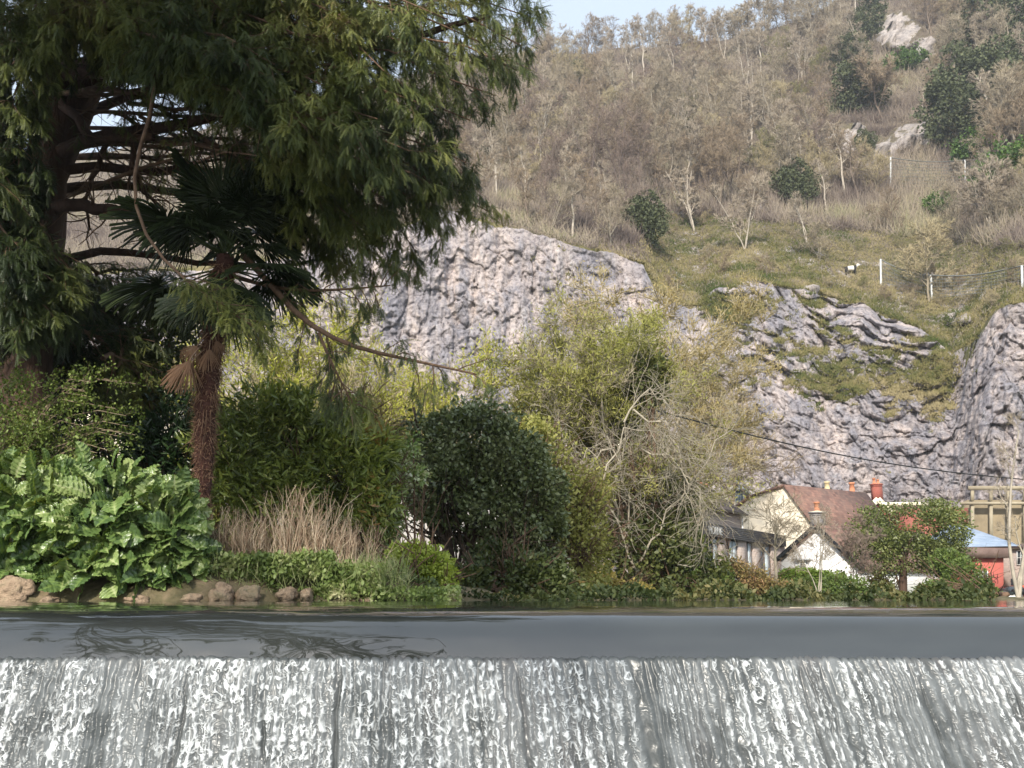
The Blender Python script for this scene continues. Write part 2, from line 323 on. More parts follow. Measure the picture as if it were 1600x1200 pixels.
def hillmat():
    m, n, out = newmat('hillside_turf'); pos = N(n, 'ShaderNodeNewGeometry').outputs['Position']
    rockc = ramp(n, noise(n, .8, 6, .7, None, pos), [(.3, (.16, .15, .15)), (.5, (.38, .34, .32)), (.7, (.55, .49, .45))])
    gr = ramp(n, noise(n, .3, 6, .7, None, pos), [(.3, (.10, .115, .04)), (.48, (.19, .175, .075)), (.6, (.27, .23, .12)), (.75, (.19, .14, .085))])
    lit = ramp(n, noise(n, .25, 5, .7, None, pos), [(.3, (.10, .085, .07)), (.55, (.19, .155, .12)), (.75, (.25, .21, .15))])
    ground = mixrgb(n, attr(n, 'grass'), lit, gr)
    ground = mixrgb(n, 1.0, ground, ramp(n, noise(n, 3, 5, .7, None, pos), [(.3, (.45, .45, .45)), (.7, (1.35, 1.35, 1.35))]), 'MULTIPLY')
    vg = math_(n, 'ADD', attr(n, 'veg'), math_(n, 'MULTIPLY', math_(n, 'SUBTRACT', noise(n, 1.6, 6, .7, None, pos), .5), .9)); vm = ramp(n, vg, [(.34, (0, 0, 0)), (.46, (1, 1, 1))])
    b = N(n, 'ShaderNodeBsdfPrincipled'); n.links.new(mixrgb(n, vm, rockc, ground), b.inputs['Base Color']); b.inputs['Roughness'].default_value = .95; b.inputs['Specular IOR Level'].default_value = .1
    bp = N(n, 'ShaderNodeBump'); bp.inputs['Strength'].default_value = 1; bp.inputs['Distance'].default_value = .5; n.links.new(noise(n, 2, 6, .7, None, pos), bp.inputs['Height']); n.links.new(bp.outputs[0], b.inputs['Normal'])
    n.links.new(b.outputs[0], out.inputs[0]); return m
grassm = np.clip(band * 1.2 + rk * .8, 0, 1)
g = G(); g.add(HP.reshape(-1, 3), grid_faces(*HX.shape), .5)
hill = g.obj('hillside', hillmat(), extra={'veg': vegh, 'grass': grassm}); tag(hill, kind='structure')
# ground behind the pond, out to the cliff foot
g = G(); gx = np.linspace(-260, 260, 120); gy = np.concatenate([np.linspace(12.2, 40, 40), np.linspace(42, 125, 30)]); X, Yg = np.meshgrid(gx, gy)
Z = -.02 + fbm(np.stack([X / 3, Yg / 3, X * 0], -1), 2, 5) * .03 * (Yg > 12.5)
g.add(np.stack([X, Yg, Z], -1).reshape(-1, 3), grid_faces(*X.shape), .5)
turf = surfmat('turf', (.05, .075, .02), (.13, .14, .05), 2.5, .95, .5)
tag(g.obj('ground', turf), kind='structure')
# ---------------------------------------------------------------- bare woods on the hillside
TP = np.stack([np.linspace(0, 0, 6), np.zeros(6), np.linspace(0, 1, 6)], -1)[None]
TW = .0020
def bare_tree(H, spread=.9, trunks=1, levels=4, thick=.022, up=.25, seed=0, a0=.5, fine=6, mfac=1.0, lift=.25):
    """returns G of a leafless tree with its foot at the origin; slot 0 bark, slot 1 twigs"""
    global rng
    keep_rng = rng; rng = np.random.default_rng(seed + 500); g1 = G()
    Pl = np.zeros((trunks, 7, 3)); tt = np.linspace(0, 1, 7)
    for i in range(trunks):
        an = U(0, 6.28); ln = U(.0, .12) if trunks == 1 else U(.12, .42)
        Pl[i, :, 2] = tt * H * (.8 if trunks == 1 else U(.6, .9)); Pl[i, :, 0] = math.cos(an) * ln * H * tt ** 1.3; Pl[i, :, 1] = math.sin(an) * ln * H * tt ** 1.3
        Pl[i, 1:, :2] += np.cumsum(rng.normal(size=(6, 2)) * H * .015, 0)
    R = H * thick * np.linspace(1, .3, 7)[None] * np.ones((trunks, 1)) / (1 if trunks == 1 else 1.5)
    g1.tubes(Pl, R, 6, a0, 0)
    a, r = grow(Pl, R, int(11 * mfac) if trunks == 1 else 6, lift, 1, .85, H * .42 * spread, .16, (0, 0, up), 5, .6); g1.tubes(a, r, 5, a0, 0)
    b, r = grow(a, r, 6, .2, 1, .7, H * .2 * spread, .2, (0, 0, up * .6), 4, .6); g1.tubes(b, r, 4, a0, 0)
    c, r = grow(b, r, 5, .15, 1, .65, H * .11 * spread, .22, (0, 0, up * .3), 3, .65); r = np.maximum(r, H * TW * .9); g1.tubes(c, r, 3, U(.2, .8, len(c)), 1)
    if fine:
        d, r = grow(c, r, fine, .1, 1, .6, H * .07 * spread, .2, (0, 0, 0), 2, .8); g1.slivers(d[:, 0], d[:, 1], np.maximum(r[:, 0], H * TW), U(0, 1, len(d)), 1)
    rng = keep_rng; return g1
def twigmat(name, bark, stops):
    mb = surfmat(name + '_bark', tuple(x * .6 for x in bark), bark, 3, .9, 0); mt = leafmat(name + '_twig', stops, .9, 0, .1, .12, .2); return [mb, mt]
TM = {'grey': twigmat('grey', (.32, .28, .22), [(0, (.17, .14, .10)), (.5, (.29, .245, .18)), (1, (.42, .36, .26))]),
      'brown': twigmat('brown', (.22, .17, .13), [(0, (.13, .10, .07)), (.5, (.25, .195, .135)), (1, (.37, .29, .2))]),
      'plum': twigmat('plum', (.20, .155, .135), [(0, (.12, .09, .075)), (.5, (.215, .165, .135)), (1, (.30, .235, .19))]),
      'straw': twigmat('straw', (.33, .28, .2), [(0, (.22, .185, .11)), (.5, (.36, .30, .18)), (1, (.48, .41, .26))]),
      'olive': twigmat('olive', (.2, .18, .11), [(0, (.10, .10, .04)), (.5, (.2, .19, .085)), (1, (.3, .28, .13))]),
      'pale': twigmat('pale', (.5, .44, .36), [(0, (.22, .18, .14)), (.5, (.31, .26, .2)), (1, (.42, .36, .28))])}
protos = []
specs = [('grey', 10, 1, .9, 1, .3), ('brown', 9, 1, 1.0, 2, .15), ('plum', 9, 1, 1.15, 3, .05), ('straw', 7.5, 3, .9, 4, .4), ('grey', 9, 3, .9, 5, .4), ('pale', 11, 1, .5, 6, .5), ('pale', 10, 2, .55, 7, .6), ('brown', 8, 3, 1.0, 8, .2), ('olive', 7, 3, 1.0, 9, .2), ('plum', 8, 2, 1.1, 10, .1)]
LBL = {'grey': 'grey leafless tree among many like it on the wooded hillside', 'brown': 'brown leafless tree with fine twigs on the wooded hillside', 'plum': 'purplish brown spreading bare tree in the hillside wood', 'straw': 'straw coloured bushy bare tree on the hillside', 'pale': 'slim pale trunked bare tree rising out of the hillside wood', 'olive': 'low olive tinged bare tree on the hillside'}
for i, (mk, H, tr, spd, sd_, up) in enumerate(specs):
    o = bpy.data.objects.new('bare_tree', bare_tree(H, spd, tr, 4, (.014 if mk == 'pale' else .014), up, sd_, fine=6, lift=.45 if mk == 'pale' else .15).mesh('bare_tree', TM[mk]))
    protos.append((o.data, mk, H)); bpy.data.objects.remove(o)
def place(me, loc, name, label, cat, group=None, s=1.0, rz=0):
    o = bpy.data.objects.new(name, me); C.objects.link(o); o.location = tuple(float(x) for x in loc); o.scale = (s, s, s); o.rotation_euler = (0, 0, rz); WL[o.name] = np.array(loc, float)
    return tag(o, label, cat, group)
# placement: even cover in the picture, sparser on the turf band and the outcrops
HC = hill_pt
def s_of(px, py): T = itp(px, CT); R = itp(px, SR); return (py - T) / (R - T)
pts = []; tries = 0
while len(pts) < 258 and tries < 60000:
    tries += 1; px = U(690, 1640); py = U(-30, 420); s_ = s_of(px, py)
    if s_ < .02 or s_ > 1.0: continue
    if px > 1000 and py > 300 + (px - 1000) * .12 and rng.random() < .93: continue
    if px > 1080 and py > 400: continue
    if any(abs(px - cx) < rx * 1.1 and cy - ry < py < cy + ry + 58 for cx, cy, rx, ry, h in OUT[:5]): continue
    if 1385 < px < 1550 and 235 < py < 350: continue
    if 1290 < px < 1480 and 140 < py < 300: continue
    mind = 15 if py < 330 else 24
    if any(abs(px - a) < mind * 1.3 and abs(py - b) < mind for a, b, _ in pts): continue
    pts.append((px, py, s_))
TREES = []
for i, (px, py, s_) in enumerate(pts):
    loc = hill_pt(np.array([px]), np.array([s_]))[0][0]
    z = vn(np.array([[px / 90., py / 60., .5]]), 404)[0]
    if px < 1010: w_ = [2, 3, 5 if z > 0 else 1, 2, 2, 2, 2, 3, .3, 4 if z > 0 else 1]
    else: w_ = [4, 3, .6, 2.5, 3, 3, 2.5, 2, 1.5, .6]
    k = rng.choice(10, p=np.array(w_) / sum(w_)); me, mk, H = protos[k]
    sc_ = U(1.05, 1.5) * (.8 if s_ < .3 else 1.1)
    TREES.append((px, py, mk, len(C.objects))); tz = place(me, loc - np.array([0, 0, .3]), 'bare_tree', LBL[mk], 'tree', mk + ' bare trees on the hillside', sc_, U(0, 6.28)); TREES[-1] = (px, py, mk, tz)
RIDGE = []
for px in np.arange(838, 1400, 17):       # the tree line on the skyline
    px = px + U(-8, 8); loc = hill_pt(np.array([px]), np.array([.985]))[0][0]; k = rng.choice([0, 1, 4, 0]); me, mk, H = protos[k]
    RIDGE.append(px); tz = place(me, loc - np.array([0, 0, .5]), 'bare_tree', 'bare tree in the row along the skyline ridge', 'tree', 'trees along the ridge skyline', U(.6, .85) if px < 1000 else U(.95, 1.4), U(0, 6.28))
SHR = []; tries = 0
while len(SHR) < 46 and tries < 9000:
    tries += 1; px = U(1030, 1640); py = U(345, 500); s_ = s_of(px, py)
    if s_ < .015 or any(abs(px - a) < 26 and abs(py - b) < 13 for a, b in SHR) or (1300 < px < 1400 and 400 < py < 450): continue
    SHR.append((px, py)); k = int(rng.choice([3, 7, 8, 8, 3, 1])); me, mk, H = protos[k]; loc = hill_pt(np.array([px]), np.array([s_]))[0][0]
    tz = place(me, loc - np.array([0, 0, .9]), 'bare_shrub', 'x', 'shrub', 'bare shrubs scattered on the turf', U(.25, .5), U(0, 6.28)); TREES.append((px, py + 12, mk + '_s', tz))
# notable single trees on the hill
def hill_at(px, py): return hill_pt(np.array([float(px)]), s_of(np.array([float(px)]), np.array([float(py)])))[0][0]
for nm, px, py, mk, hpx, tr, spd, lab, sd_ in [
    ('birch_tree', 1164, 392, 'pale', 120, 3, .55, 'pale multi stemmed birch standing at the top edge of the grassy slope', 21),
    ('bare_tree', 1378, 186, 'brown', 105, 1, 1.1, 'dark spreading bare tree standing on the grassy outcrop', 22),
    ('birch_tree', 1442, 178, 'pale', 62, 1, .3, 'short white trunk right of the dark spreading tree on the outcrop', 23),
    ('bare_tree', 1452, 472, 'straw', 128, 1, 1.0, 'golden brown round bare tree on the grass behind the lower net fence', 24),
    ('birch_tree', 1548, 362, 'pale', 120, 4, .75, 'pale bare tree with many rising stems right of the upper net fence', 25),
    ('birch_tree', 1085, 362, 'pale', 150, 3, .32, 'tall thin white stemmed tree in the middle of the hillside', 36),
    ('birch_tree', 1170, 270, 'pale', 90, 1, .4, 'bare birch with white trunk above the multi stemmed birch', 27),
    ('bare_tree', 1155, 92, 'grey', 108, 2, .8, 'largest bare tree on the skyline with a forked pale trunk', 28),
    ('bare_tree', 1282, 408, 'grey', 62, 3, .9, 'small grey bare shrub tree on the turf left of the first fence post', 29)]:
    loc = hill_at(px, py); H = hpx / F * loc[1] * 1.12
    TW = .0032; b_ = bare_tree(H, spd * 1.15, tr, 4, .014, .4 if mk == 'pale' else .15, sd_, fine=7, lift=.2, mfac=1.4); TW = .0020
    root = empty(nm, loc, lab, 'tree'); Vb = np.concatenate(b_.V); spl = G(); spl2 = G()
    for (V, A, (Fc, m_)) in zip(b_.V, b_.A, b_.F):
        off = Fc.min(); (spl if m_[0] == 0 else spl2).add(V + loc, Fc - off, A, 0)
    spl.obj('trunk', TM[mk][0], root); spl2.obj('crown', TM[mk][1], root)
# evergreens
def leafball(n, cr, size, lobes, seed=0, tpl=QUAD, hollow=.45, gap=-.28, flat=1.0, tilt=1.6, la=.5):
    """leafy crown: clumps of leaves on the outer part of several lobes; lobes (x,y,z,rx,ry,rz)"""
    g1 = G(); L = np.array(lobes, float); vol = L[:, 3] * L[:, 5] + L[:, 4] * L[:, 5]; pr = vol / vol.sum(); idx = rng.choice(len(L), n, p=pr)
    d = nrm(rng.normal(size=(n, 3))); rr = hollow + (1.06 - hollow) * rng.random(n) ** .6
    bump = 1 + .42 * fbm(d * 2.6 + idx[:, None] * 7.7, 4, 50 + seed, .65); out_ = rng.random(n) < .05; rr = np.where(out_, U(1.0, 1.22, n), rr)
    pos = L[idx, :3] + d * L[idx, 3:6] * (rr * bump)[:, None]
    # gaps: drop leaves where a clump noise is low
    cl = fbm(pos / cr, 3, 70 + seed); kp = cl > gap + .15 * rng.random(n); pos = pos[kp]; d = d[kp]
    yd = nrm(d + rng.normal(size=d.shape) * .8 + np.array([0, 0, -.1])); Rm = frame(yd)
    a = np.clip(.5 + .8 * cl[kp] * .6 + U(-.3, .3, len(pos)), 0, 1)
    g1.stamp(tpl[0], tpl[1], pos, Rm, np.stack([np.full(len(pos), size) * U(.7, 1.3, len(pos))] * 3, -1), a, 0); return g1
ever = leafmat('dark_evergreen', [(0, (.045, .055, .03)), (.5, (.085, .10, .05)), (1, (.14, .155, .075))], .7, .1, .2, .5, .3)
brightever = leafmat('bright_ivy', [(0, (.03, .06, .012)), (.5, (.075, .14, .025)), (1, (.14, .23, .05))], .5, .2, .35, .8, .25)
evp = [leafball(16000, .8, .19, [(0, 0, 2.6, 2.2, 2.2, 2.4), (1.2, .3, 1.6, 1.6, 1.5, 1.6), (-1.3, -.2, 1.9, 1.7, 1.5, 1.7), (.3, 0, 4.2, 1.2, 1.2, 1.0)], 1, gap=-.08).mesh('evergreen_bush', ever),
       leafball(17000, .8, .19, [(0, 0, 4.2, 1.8, 1.8, 2.3), (.5, 0, 2.2, 2.3, 2.2, 2.0), (-.4, 0, 6.1, 1.1, 1.1, 1.7), (0, 0, 1, 1.6, 1.6, 1.2), (1.6, 0, 3.8, 1.0, 1.0, .8), (-1.5, 0, 5, .9, .9, .8)], 2, gap=-.1).mesh('evergreen_tree', ever),
       leafball(13000, .8, .19, [(0, 0, 1.4, 2.2, 2.0, 1.5), (1.4, .3, 1.0, 1.5, 1.5, 1.1), (-1.8, 0, .8, 1.1, 1.1, .7)], 3, gap=-.06).mesh('ivy_bush', brightever)]
for px, py, k, s_, lab in [(1010, 378, 0, 1.35, 'dark round evergreen bush at the foot of the bare wood'), (905, 128, 0, 1.2, 'dark evergreen just below the skyline left of the ridge trees'), (870, 165, 0, 1.0, 'dark evergreen bush lower left of the one below the skyline'),
    (775, 215, 1, .8, 'narrow dark evergreen beside the tip of the yew'), (762, 262, 0, .8, 'low dark evergreen under the yew tip on the hillside'), (1028, 155, 0, .8, 'small dark evergreen among purple bare trees'), (1078, 215, 1, .8, 'slim dark ivy clad tree in the middle of the wood'),
    (1342, 178, 0, 2.3, 'dark evergreen thicket left of the grassy outcrop'), (1330, 120, 0, 2.0, 'dark evergreen just left of the top rock'), (1362, 66, 1, 1.9, 'dark conifer beside the top left of the upper rock'), (1505, 225, 1, 2.6, 'large dark yew tree right of the grassy outcrop'),
    (1478, 160, 0, 1.1, 'dark evergreen bush above the large hillside yew'), (1565, 170, 0, 2.6, 'dark evergreen crown near the right edge of the hill'), (1590, 90, 1, 2.4, 'tall dark evergreen at the top right corner'), (1530, 75, 1, 1.9, 'dark evergreen right of the upper rock'),
    (1585, 285, 2, 2.3, 'bright green bush at the right edge above the fence'), (1540, 240, 2, 1.8, 'fresh green bush right of the large hillside yew'), (1420, 108, 2, 1.9, 'bright ivy patch below the upper rock'), (1470, 330, 2, 1.2, 'green bush behind the upper net fence'), (1352, 243, 0, 1.0, 'small green bush on the middle outcrop'),
    (1245, 325, 0, 1.6, 'grey green evergreen bush left of the upper fence'), (1200, 250, 0, .8, 'small dark evergreen above the grey green bush'), (1130, 135, 0, .8, 'dark evergreen below the largest skyline tree')]:
    place(evp[k], hill_at(px, py) - np.array([0, 0, .4]), ['evergreen_bush', 'evergreen_tree', 'ivy_bush'][k], lab, 'tree' if k == 1 else 'bush', None, s_, U(0, 6.28))
LAND = [(1010, 378, 'round evergreen bush below the bare wood'), (905, 128, 'evergreen just below the skyline'), (775, 215, 'narrow evergreen by the yew tip'), (1028, 155, 'small evergreen among purple trees'), (1078, 215, 'slim dark ivy clad tree'),
    (1342, 175, 'dark thicket left of the outcrop'), (1400, 50, 'upper rock'), (1378, 186, 'spreading tree on the outcrop'), (1510, 220, 'large hillside yew'), (1560, 165, 'evergreen at the right edge'), (1590, 90, 'tall evergreen at top right'),
    (1585, 285, 'bright green bush at the right edge'), (1245, 325, 'grey green evergreen bush'), (1200, 250, 'small evergreen above the multi stemmed birch'), (1164, 392, 'multi stemmed birch'), (1548, 362, 'many stemmed tree by the net'), (1452, 472, 'golden brown bare tree'),
    (700, 330, 'peak of the pale cliff'), (850, 372, 'grassy cliff edge'), (830, 84, 'low end of the skyline'), (1155, 92, 'largest skyline tree'), (1450, 270, 'upper net fence'), (930, 250, 'middle of the purple wood'), (1280, 90, 'steep rise of the skyline')]
KW = {'straw_s': 'low straw coloured turf shrub', 'brown_s': 'low brown turf shrub', 'olive_s': 'low olive turf shrub', 'grey': 'grey leafless tree', 'brown': 'brown fine twigged tree', 'plum': 'purplish spreading bare tree', 'straw': 'straw coloured bushy bare tree', 'pale': 'slim pale trunked tree', 'olive': 'low olive tinged bare tree'}
def where(px, py):
    d = [math.hypot(px - a, (py - b) * 1.2) for a, b, _ in LAND]; k = int(np.argmin(d)); a, b, nm = LAND[k]; an = math.degrees(math.atan2(b - py, px - a)) % 360
    return ['right of', 'above and right of', 'above', 'above and left of', 'left of', 'below and left of', 'below', 'below and right of'][int((an + 22.5) // 45) % 8], nm, d[k]
from collections import defaultdict
dd_ = defaultdict(list)
for px, py, mk, o in TREES: di, nm, d = where(px, py - 15); dd_[(mk, di, nm)].append((d, o))
for (mk, di, nm), L_ in dd_.items():
    L_.sort(key=lambda t: t[0])
    for r_, (d, o) in enumerate(L_):
        nm = nm.replace(' left of the outcrop', '').replace(' on the outcrop', '').replace(' at the right edge', ' at right').replace('small evergreen above the multi stemmed birch', 'small dark evergreen'); pre = '' if len(L_) == 1 else ['nearest ', 'second ', 'third ', 'fourth ', 'fifth ', 'sixth '][min(r_, 5)]
        o['label'] = pre + KW[mk] + ' ' + di + ' the ' + nm
ORD = ['first', 'second', 'third', 'fourth', 'fifth', 'sixth', 'seventh', 'eighth', 'ninth', 'tenth', 'eleventh', 'twelfth', 'thirteenth', 'fourteenth', 'fifteenth', 'sixteenth', 'seventeenth', 'eighteenth', 'nineteenth', 'twentieth']
rg_ = [o for o in C.objects if o.get('group') == 'trees along the ridge skyline']
for i_, o in enumerate(rg_):
    o['label'] = (ORD[i_] + ' bare tree from the left along the skyline ridge') if i_ < len(rg_) // 2 else (ORD[len(rg_) - 1 - i_] + ' bare tree from the right along the skyline ridge')
# undergrowth: tufts of twigs over the wood and the turf
n_ = 34000; px = np.where(rng.random(n_) < .2, U(-100, 690, n_), U(680, 1640, n_)); s_ = U(0, 1, n_) ** 1.0; hp, hpy = hill_pt(px, s_)
onturf = (px > 1000) & (hpy > 330 + (px - 1000) * .1); rocky = np.zeros(n_, bool)
for cx, cy, rx, ry, h in OUT: rocky |= ((px - cx) / rx) ** 2 + ((hpy - cy) / ry) ** 2 < 1.0
kp = ~rocky & (rng.random(n_) < np.where(onturf, .35, 1)); hp = hp[kp]; ot = onturf[kp]
g = G(); m_ = 7; base = np.repeat(hp, m_, 0) + rng.normal(size=(len(hp) * m_, 3)) * [.5, .5, .1]; hh = np.repeat(np.where(ot, .6, np.clip(3.2 * np.clip(s_[kp] * 4 + .25, 0, 1), .8, 2.8)), m_) * U(.5, 1.2, len(base))
dirv = nrm(rng.normal(size=base.shape) * .6 + [0, 0, 1]); cl = fbm(base / 7., 3, 801)
g.slivers(base, base + dirv * hh[:, None], np.where(np.repeat(ot, m_), .035, .05), np.clip(.5 + cl * .9 + U(-.25, .25, len(base)), 0, 1))
scrub = leafmat('scrub', [(0, (.11, .085, .075)), (.3, (.19, .155, .13)), (.6, (.27, .225, .175)), (.85, (.33, .28, .20)), (1, (.24, .23, .13))], .9, 0, .1, .3, .25)
tag(g.obj('undergrowth', scrub), kind='stuff', label=None)
# grass and low bramble tufts on turf band and cliff ledges
vf = veg[:PXc.size].reshape(PXc.shape); ii, jj = np.where((vf > .62) & (PXc > 640) & (PXc < 1630)); sel = rng.choice(len(ii), min(30000, len(ii)), replace=False); cb = CL[ii[sel], jj[sel]]
n_ = 34000; px = U(930, 1640, n_); s_ = U(0, 1, n_) ** 1.5 * .5; hp, hpy = hill_pt(px, s_); kp = (hpy > 330 + (px - 1000) * .08); tb = np.concatenate([cb, hp[kp]])
m_ = 4; base = np.repeat(tb, m_, 0) + rng.normal(size=(len(tb) * m_, 3)) * [.2, .15, .05]; dirv = nrm(rng.normal(size=base.shape) * .7 + [0, -.2, .8])
g = G(); cl = fbm(base / 4., 4, 811); g.slivers(base, base + dirv * (U(.2, .55, len(base)))[:, None], .05, np.clip(.5 + cl * 1.1 + U(-.25, .25, len(base)), 0, 1))
tuft = leafmat('rough_grass', [(0, (.07, .095, .025)), (.35, (.15, .15, .055)), (.6, (.24, .21, .09)), (1, (.36, .30, .17))], .9, .15, .1, .5, .2)
tag(g.obj('rough_grass', tuft), kind='stuff')
# ---------------------------------------------------------------- pond, weir, falling water, bank
LIPY = 5.0
def weirprof(t):
    """t: 0 far edge of the glassy lip .. 1 foot of the fall; returns Y, z"""
    tab = np.array([(0, 5.75, -.0), (.08, 5.35, -.002), (.14, 5.1, -.010), (.19, 4.95, -.030), (.24, 4.86, -.065), (.29, 4.81, -.11), (.34, 4.78, -.165), (.40, 4.745, -.24), (.5, 4.69, -.38), (.7, 4.60, -.72), (1.0, 4.50, -1.4)])
    x = np.linspace(0, 1, 400); ya = np.interp(x, tab[:, 0], tab[:, 1]); za = np.interp(x, tab[:, 0], tab[:, 2]); k = np.ones(25) / 25
    ya = np.convolve(np.pad(ya, 12, mode='reflect', reflect_type='odd'), k, mode='valid'); za = np.convolve(np.pad(za, 12, mode='reflect', reflect_type='odd'), k, mode='valid')
    return np.interp(t, x, ya), np.interp(t, x, za)
tl = np.linspace(0, .395, 90); xl = np.linspace(-7, 7, 500); XX, TT = np.meshgrid(xl, tl)
Yl, Zl = weirprof(TT)
bow = -.012 * XX ** 2 * 0
q = np.stack([XX / .5, Yl / .25, XX * 0], -1); rip = fbm(q, 3, 900) * .006 * np.clip((-XX + 1.0) / 1.5, .12, 1.0) + fbm(np.stack([XX / .16, Yl / .09, Zl / .09], -1), 2, 905) * .0022 * np.clip((-XX + .4) / 1.5, .03, 1)
Zl = Zl + rip * np.clip(1 - TT * .5, 0, 1); Yl = Yl - rip * np.clip(TT * 3, 0, 1) * 1.0
g = G(); g.add(np.stack([XX, Yl, Zl], -1).reshape(-1, 3), grid_faces(*XX.shape), .5)
def watermat(name, col, rough, ior, bump=0.0, bscale=8):
    m, n, out = newmat(name); pos = N(n, 'ShaderNodeNewGeometry').outputs['Position']
    b = N(n, 'ShaderNodeBsdfPrincipled'); n.links.new(ramp(n, noise(n, 1.3, 4, .6, (1, 4, 6), pos), [(.3, tuple(x * .75 for x in col)), (.7, tuple(x * 1.2 for x in col))]), b.inputs['Base Color'])
    b.inputs['Roughness'].default_value = rough; b.inputs['IOR'].default_value = ior; b.inputs['Specular IOR Level'].default_value = .5
    if bump:
        bp = N(n, 'ShaderNodeBump'); bp.inputs['Strength'].default_value = bump; bp.inputs['Distance'].default_value = .02; n.links.new(noise(n, bscale, 3, .5, (1, 2.5, 1), pos), bp.inputs['Height']); n.links.new(bp.outputs[0], b.inputs['Normal'])
    n.links.new(b.outputs[0], out.inputs[0]); return m
lipm = watermat('smooth_water', (.03, .033, .031), .018, 1.95)
tag(g.obj('water_lip', lipm, smooth=True), kind='structure')
# pond behind the lip
g = G(); gx = np.linspace(-7, 7, 300); gy = np.linspace(5.75, 12.6, 200); X, Yg = np.meshgrid(gx, gy); Z = fbm(np.stack([X / .5, Yg / .25, X * 0], -1), 3, 900) * .004 * np.clip((-X + 1.2) / 1.2, .12, 1.0)
g.add(np.stack([X, Yg, Z], -1).reshape(-1, 3), grid_faces(*X.shape), .5); tag(g.obj('pond_water', watermat('pond_water', (.03, .045, .03), .04, 1.6, .15, 3), smooth=True), kind='structure')
g = G(); g.add([[-80, 12.6, -.015], [-7, 12.6, -.015], [-7, 4.0, -.015], [-80, 4, -.015], [80, 12.6, -.015], [7, 12.6, -.015], [7, 4, -.015], [80, 4, -.015]], [[0, 3, 2, 1], [4, 5, 6, 7]], .5)
# the fall
nx, nz_ = 1700, 520; xf = np.linspace(-3.1, 3.1, nx); tf_ = np.linspace(.372, 1, nz_); XX, TT = np.meshgrid(xf, tf_); Yf, Zf = weirprof(TT)
s_ = (TT - .372) / (1 - .372); dn = -Zf
def st(a, b, c=0.0): return np.stack([a, b, a * 0 + c], -1)
wob = .010 * vn(st(XX / .06, Zf / .12)) + .006 * vn(st(XX / .03, Zf / .04, 5))
xw = XX + wob
colj = xw / .043 + 1.4 * vn(st(XX / .21, Zf * 0, 3)) ; rib = .5 + .5 * np.cos(2 * math.pi * colj)      # the nappe splits into many thin ropes
ropes = fbm(st(xw / .05, Zf / .9, 3), 3, 950)
wx = .020 * fbm(st(XX / .045, Zf / .035), 2, 962); wz = .026 * fbm(st(XX / .045, Zf / .03, 5), 2, 963)
arc = .9 * np.abs(((colj % 1) - .5)) * .035       # drooping arcs inside each rope
lace1 = 1 - np.abs(vn(st((XX + wx) / .012, (Zf + wz + arc) / .012), 952)) * 2.3
lace2 = 1 - np.abs(vn(st((XX + wx) / .020, (Zf + wz + arc) / .022, 2), 953)) * 2.9
vert = 1 - np.abs(vn(st(xw / .016, Zf / .17, 4), 954)) * 2.6
rw = .45 + .55 * np.clip((XX + 1.6) / 2.4, 0, 1)
foam = np.maximum.reduce([np.clip(lace1, 0, 1) * .8, np.clip(lace2, 0, 1), np.clip(vert, 0, 1) * .7]) * (1 - rw + rw * (.35 + .65 * rib ** .7)) * (.62 + .75 * np.clip(vn(st(xw / .011, Zf / .02, 6), 959) + .45, 0, 1))
dens = np.clip(.95 + fbm(st(XX / .12, Zf / .5, 8), 3, 957) * 1.1 + ropes * .35, .15, 1.15)
# narrow dark windows of glassy water that widen downwards
gaps = 0
for cx, w0, sl, z0 in [(-1.53, .035, .03, .25), (-.82, .02, .02, .24), (.02, .03, .04, .25), (1.34, .030, .075, .22), (1.88, .03, .05, .30), (2.3, .02, .04, .34), (.9, .015, .05, .45), (-1.15, .02, .03, .45), (2.62, .02, .03, .3)]:
    ww = w0 * .6 + .6 * sl * np.clip(dn - z0, 0, 1) * (1 + .5 * vn(st(XX * 0 + cx, Zf / .1), 970)); gaps = np.maximum(gaps, .75 * np.clip(1.0 - np.abs(XX + .022 * fbm(st(Zf / .12, XX / .08, cx), 3) - cx) / (ww * (1 + .5 * vn(st(XX / .05, Zf / .06), 971))) * 1.2, 0, 1) * np.clip((dn - z0) * 14, 0, 1))
foam = foam * dens * (1 - .88 * gaps)
jag = .014 + .016 * (np.abs(((colj % 1) - .5)) * 2) ** 2 + .004 * vn(st(XX / .3, XX * 0 + .5), 956) + .009 * vn(st(XX / .05, XX * 0 + .5), 955); jag = np.maximum(jag, .006)
on = np.clip((s_ - .008 - jag) * 45, 0, 1); foam = foam * on
patchy = np.clip(fbm(st(XX / .10, Zf / .13, 21), 4, 976) * 2.2 + .1, 0, 1)
veil = np.clip((.62 + .4 * rib * rw + ropes * .5 + .35 * fbm(st(XX / .02, Zf / .03, 7), 3, 977)) * (1 - gaps) * (1 - .65 * patchy), 0, 1) * on
grow_ = np.clip(s_ * 5, 0, 1)
disp = (ropes * .010 + rib * .007 * (1 - gaps) - gaps * .01) * np.clip(s_ * 9, .3, 1) + foam * .006 * np.clip(s_ * 10, .35, 1) + .003
X3 = XX + (XX * .055 + .10) * np.maximum(dn - .2, 0)
V = np.stack([X3, Yf + .006 * (1 - np.clip(on * 3, 0, 1)) - disp * on - .002, Zf + 0], -1)
g = G(); g.add(V.reshape(-1, 3), grid_faces(*XX.shape), np.clip(foam, 0, 1).ravel())
m, n, out = newmat('falling_water'); a = attr(n); vl = attr(n, 'veil')
pos = N(n, 'ShaderNodeNewGeometry').outputs['Position']
under = ramp(n, noise(n, 2.0, 5, .65, (1.5, 1, .5), pos), [(.3, (.025, .03, .03)), (.5, (.045, .05, .05)), (.7, (.085, .08, .08))])
c1 = mixrgb(n, math_(n, 'MULTIPLY', vl, .72), under, (.21, .225, .23))
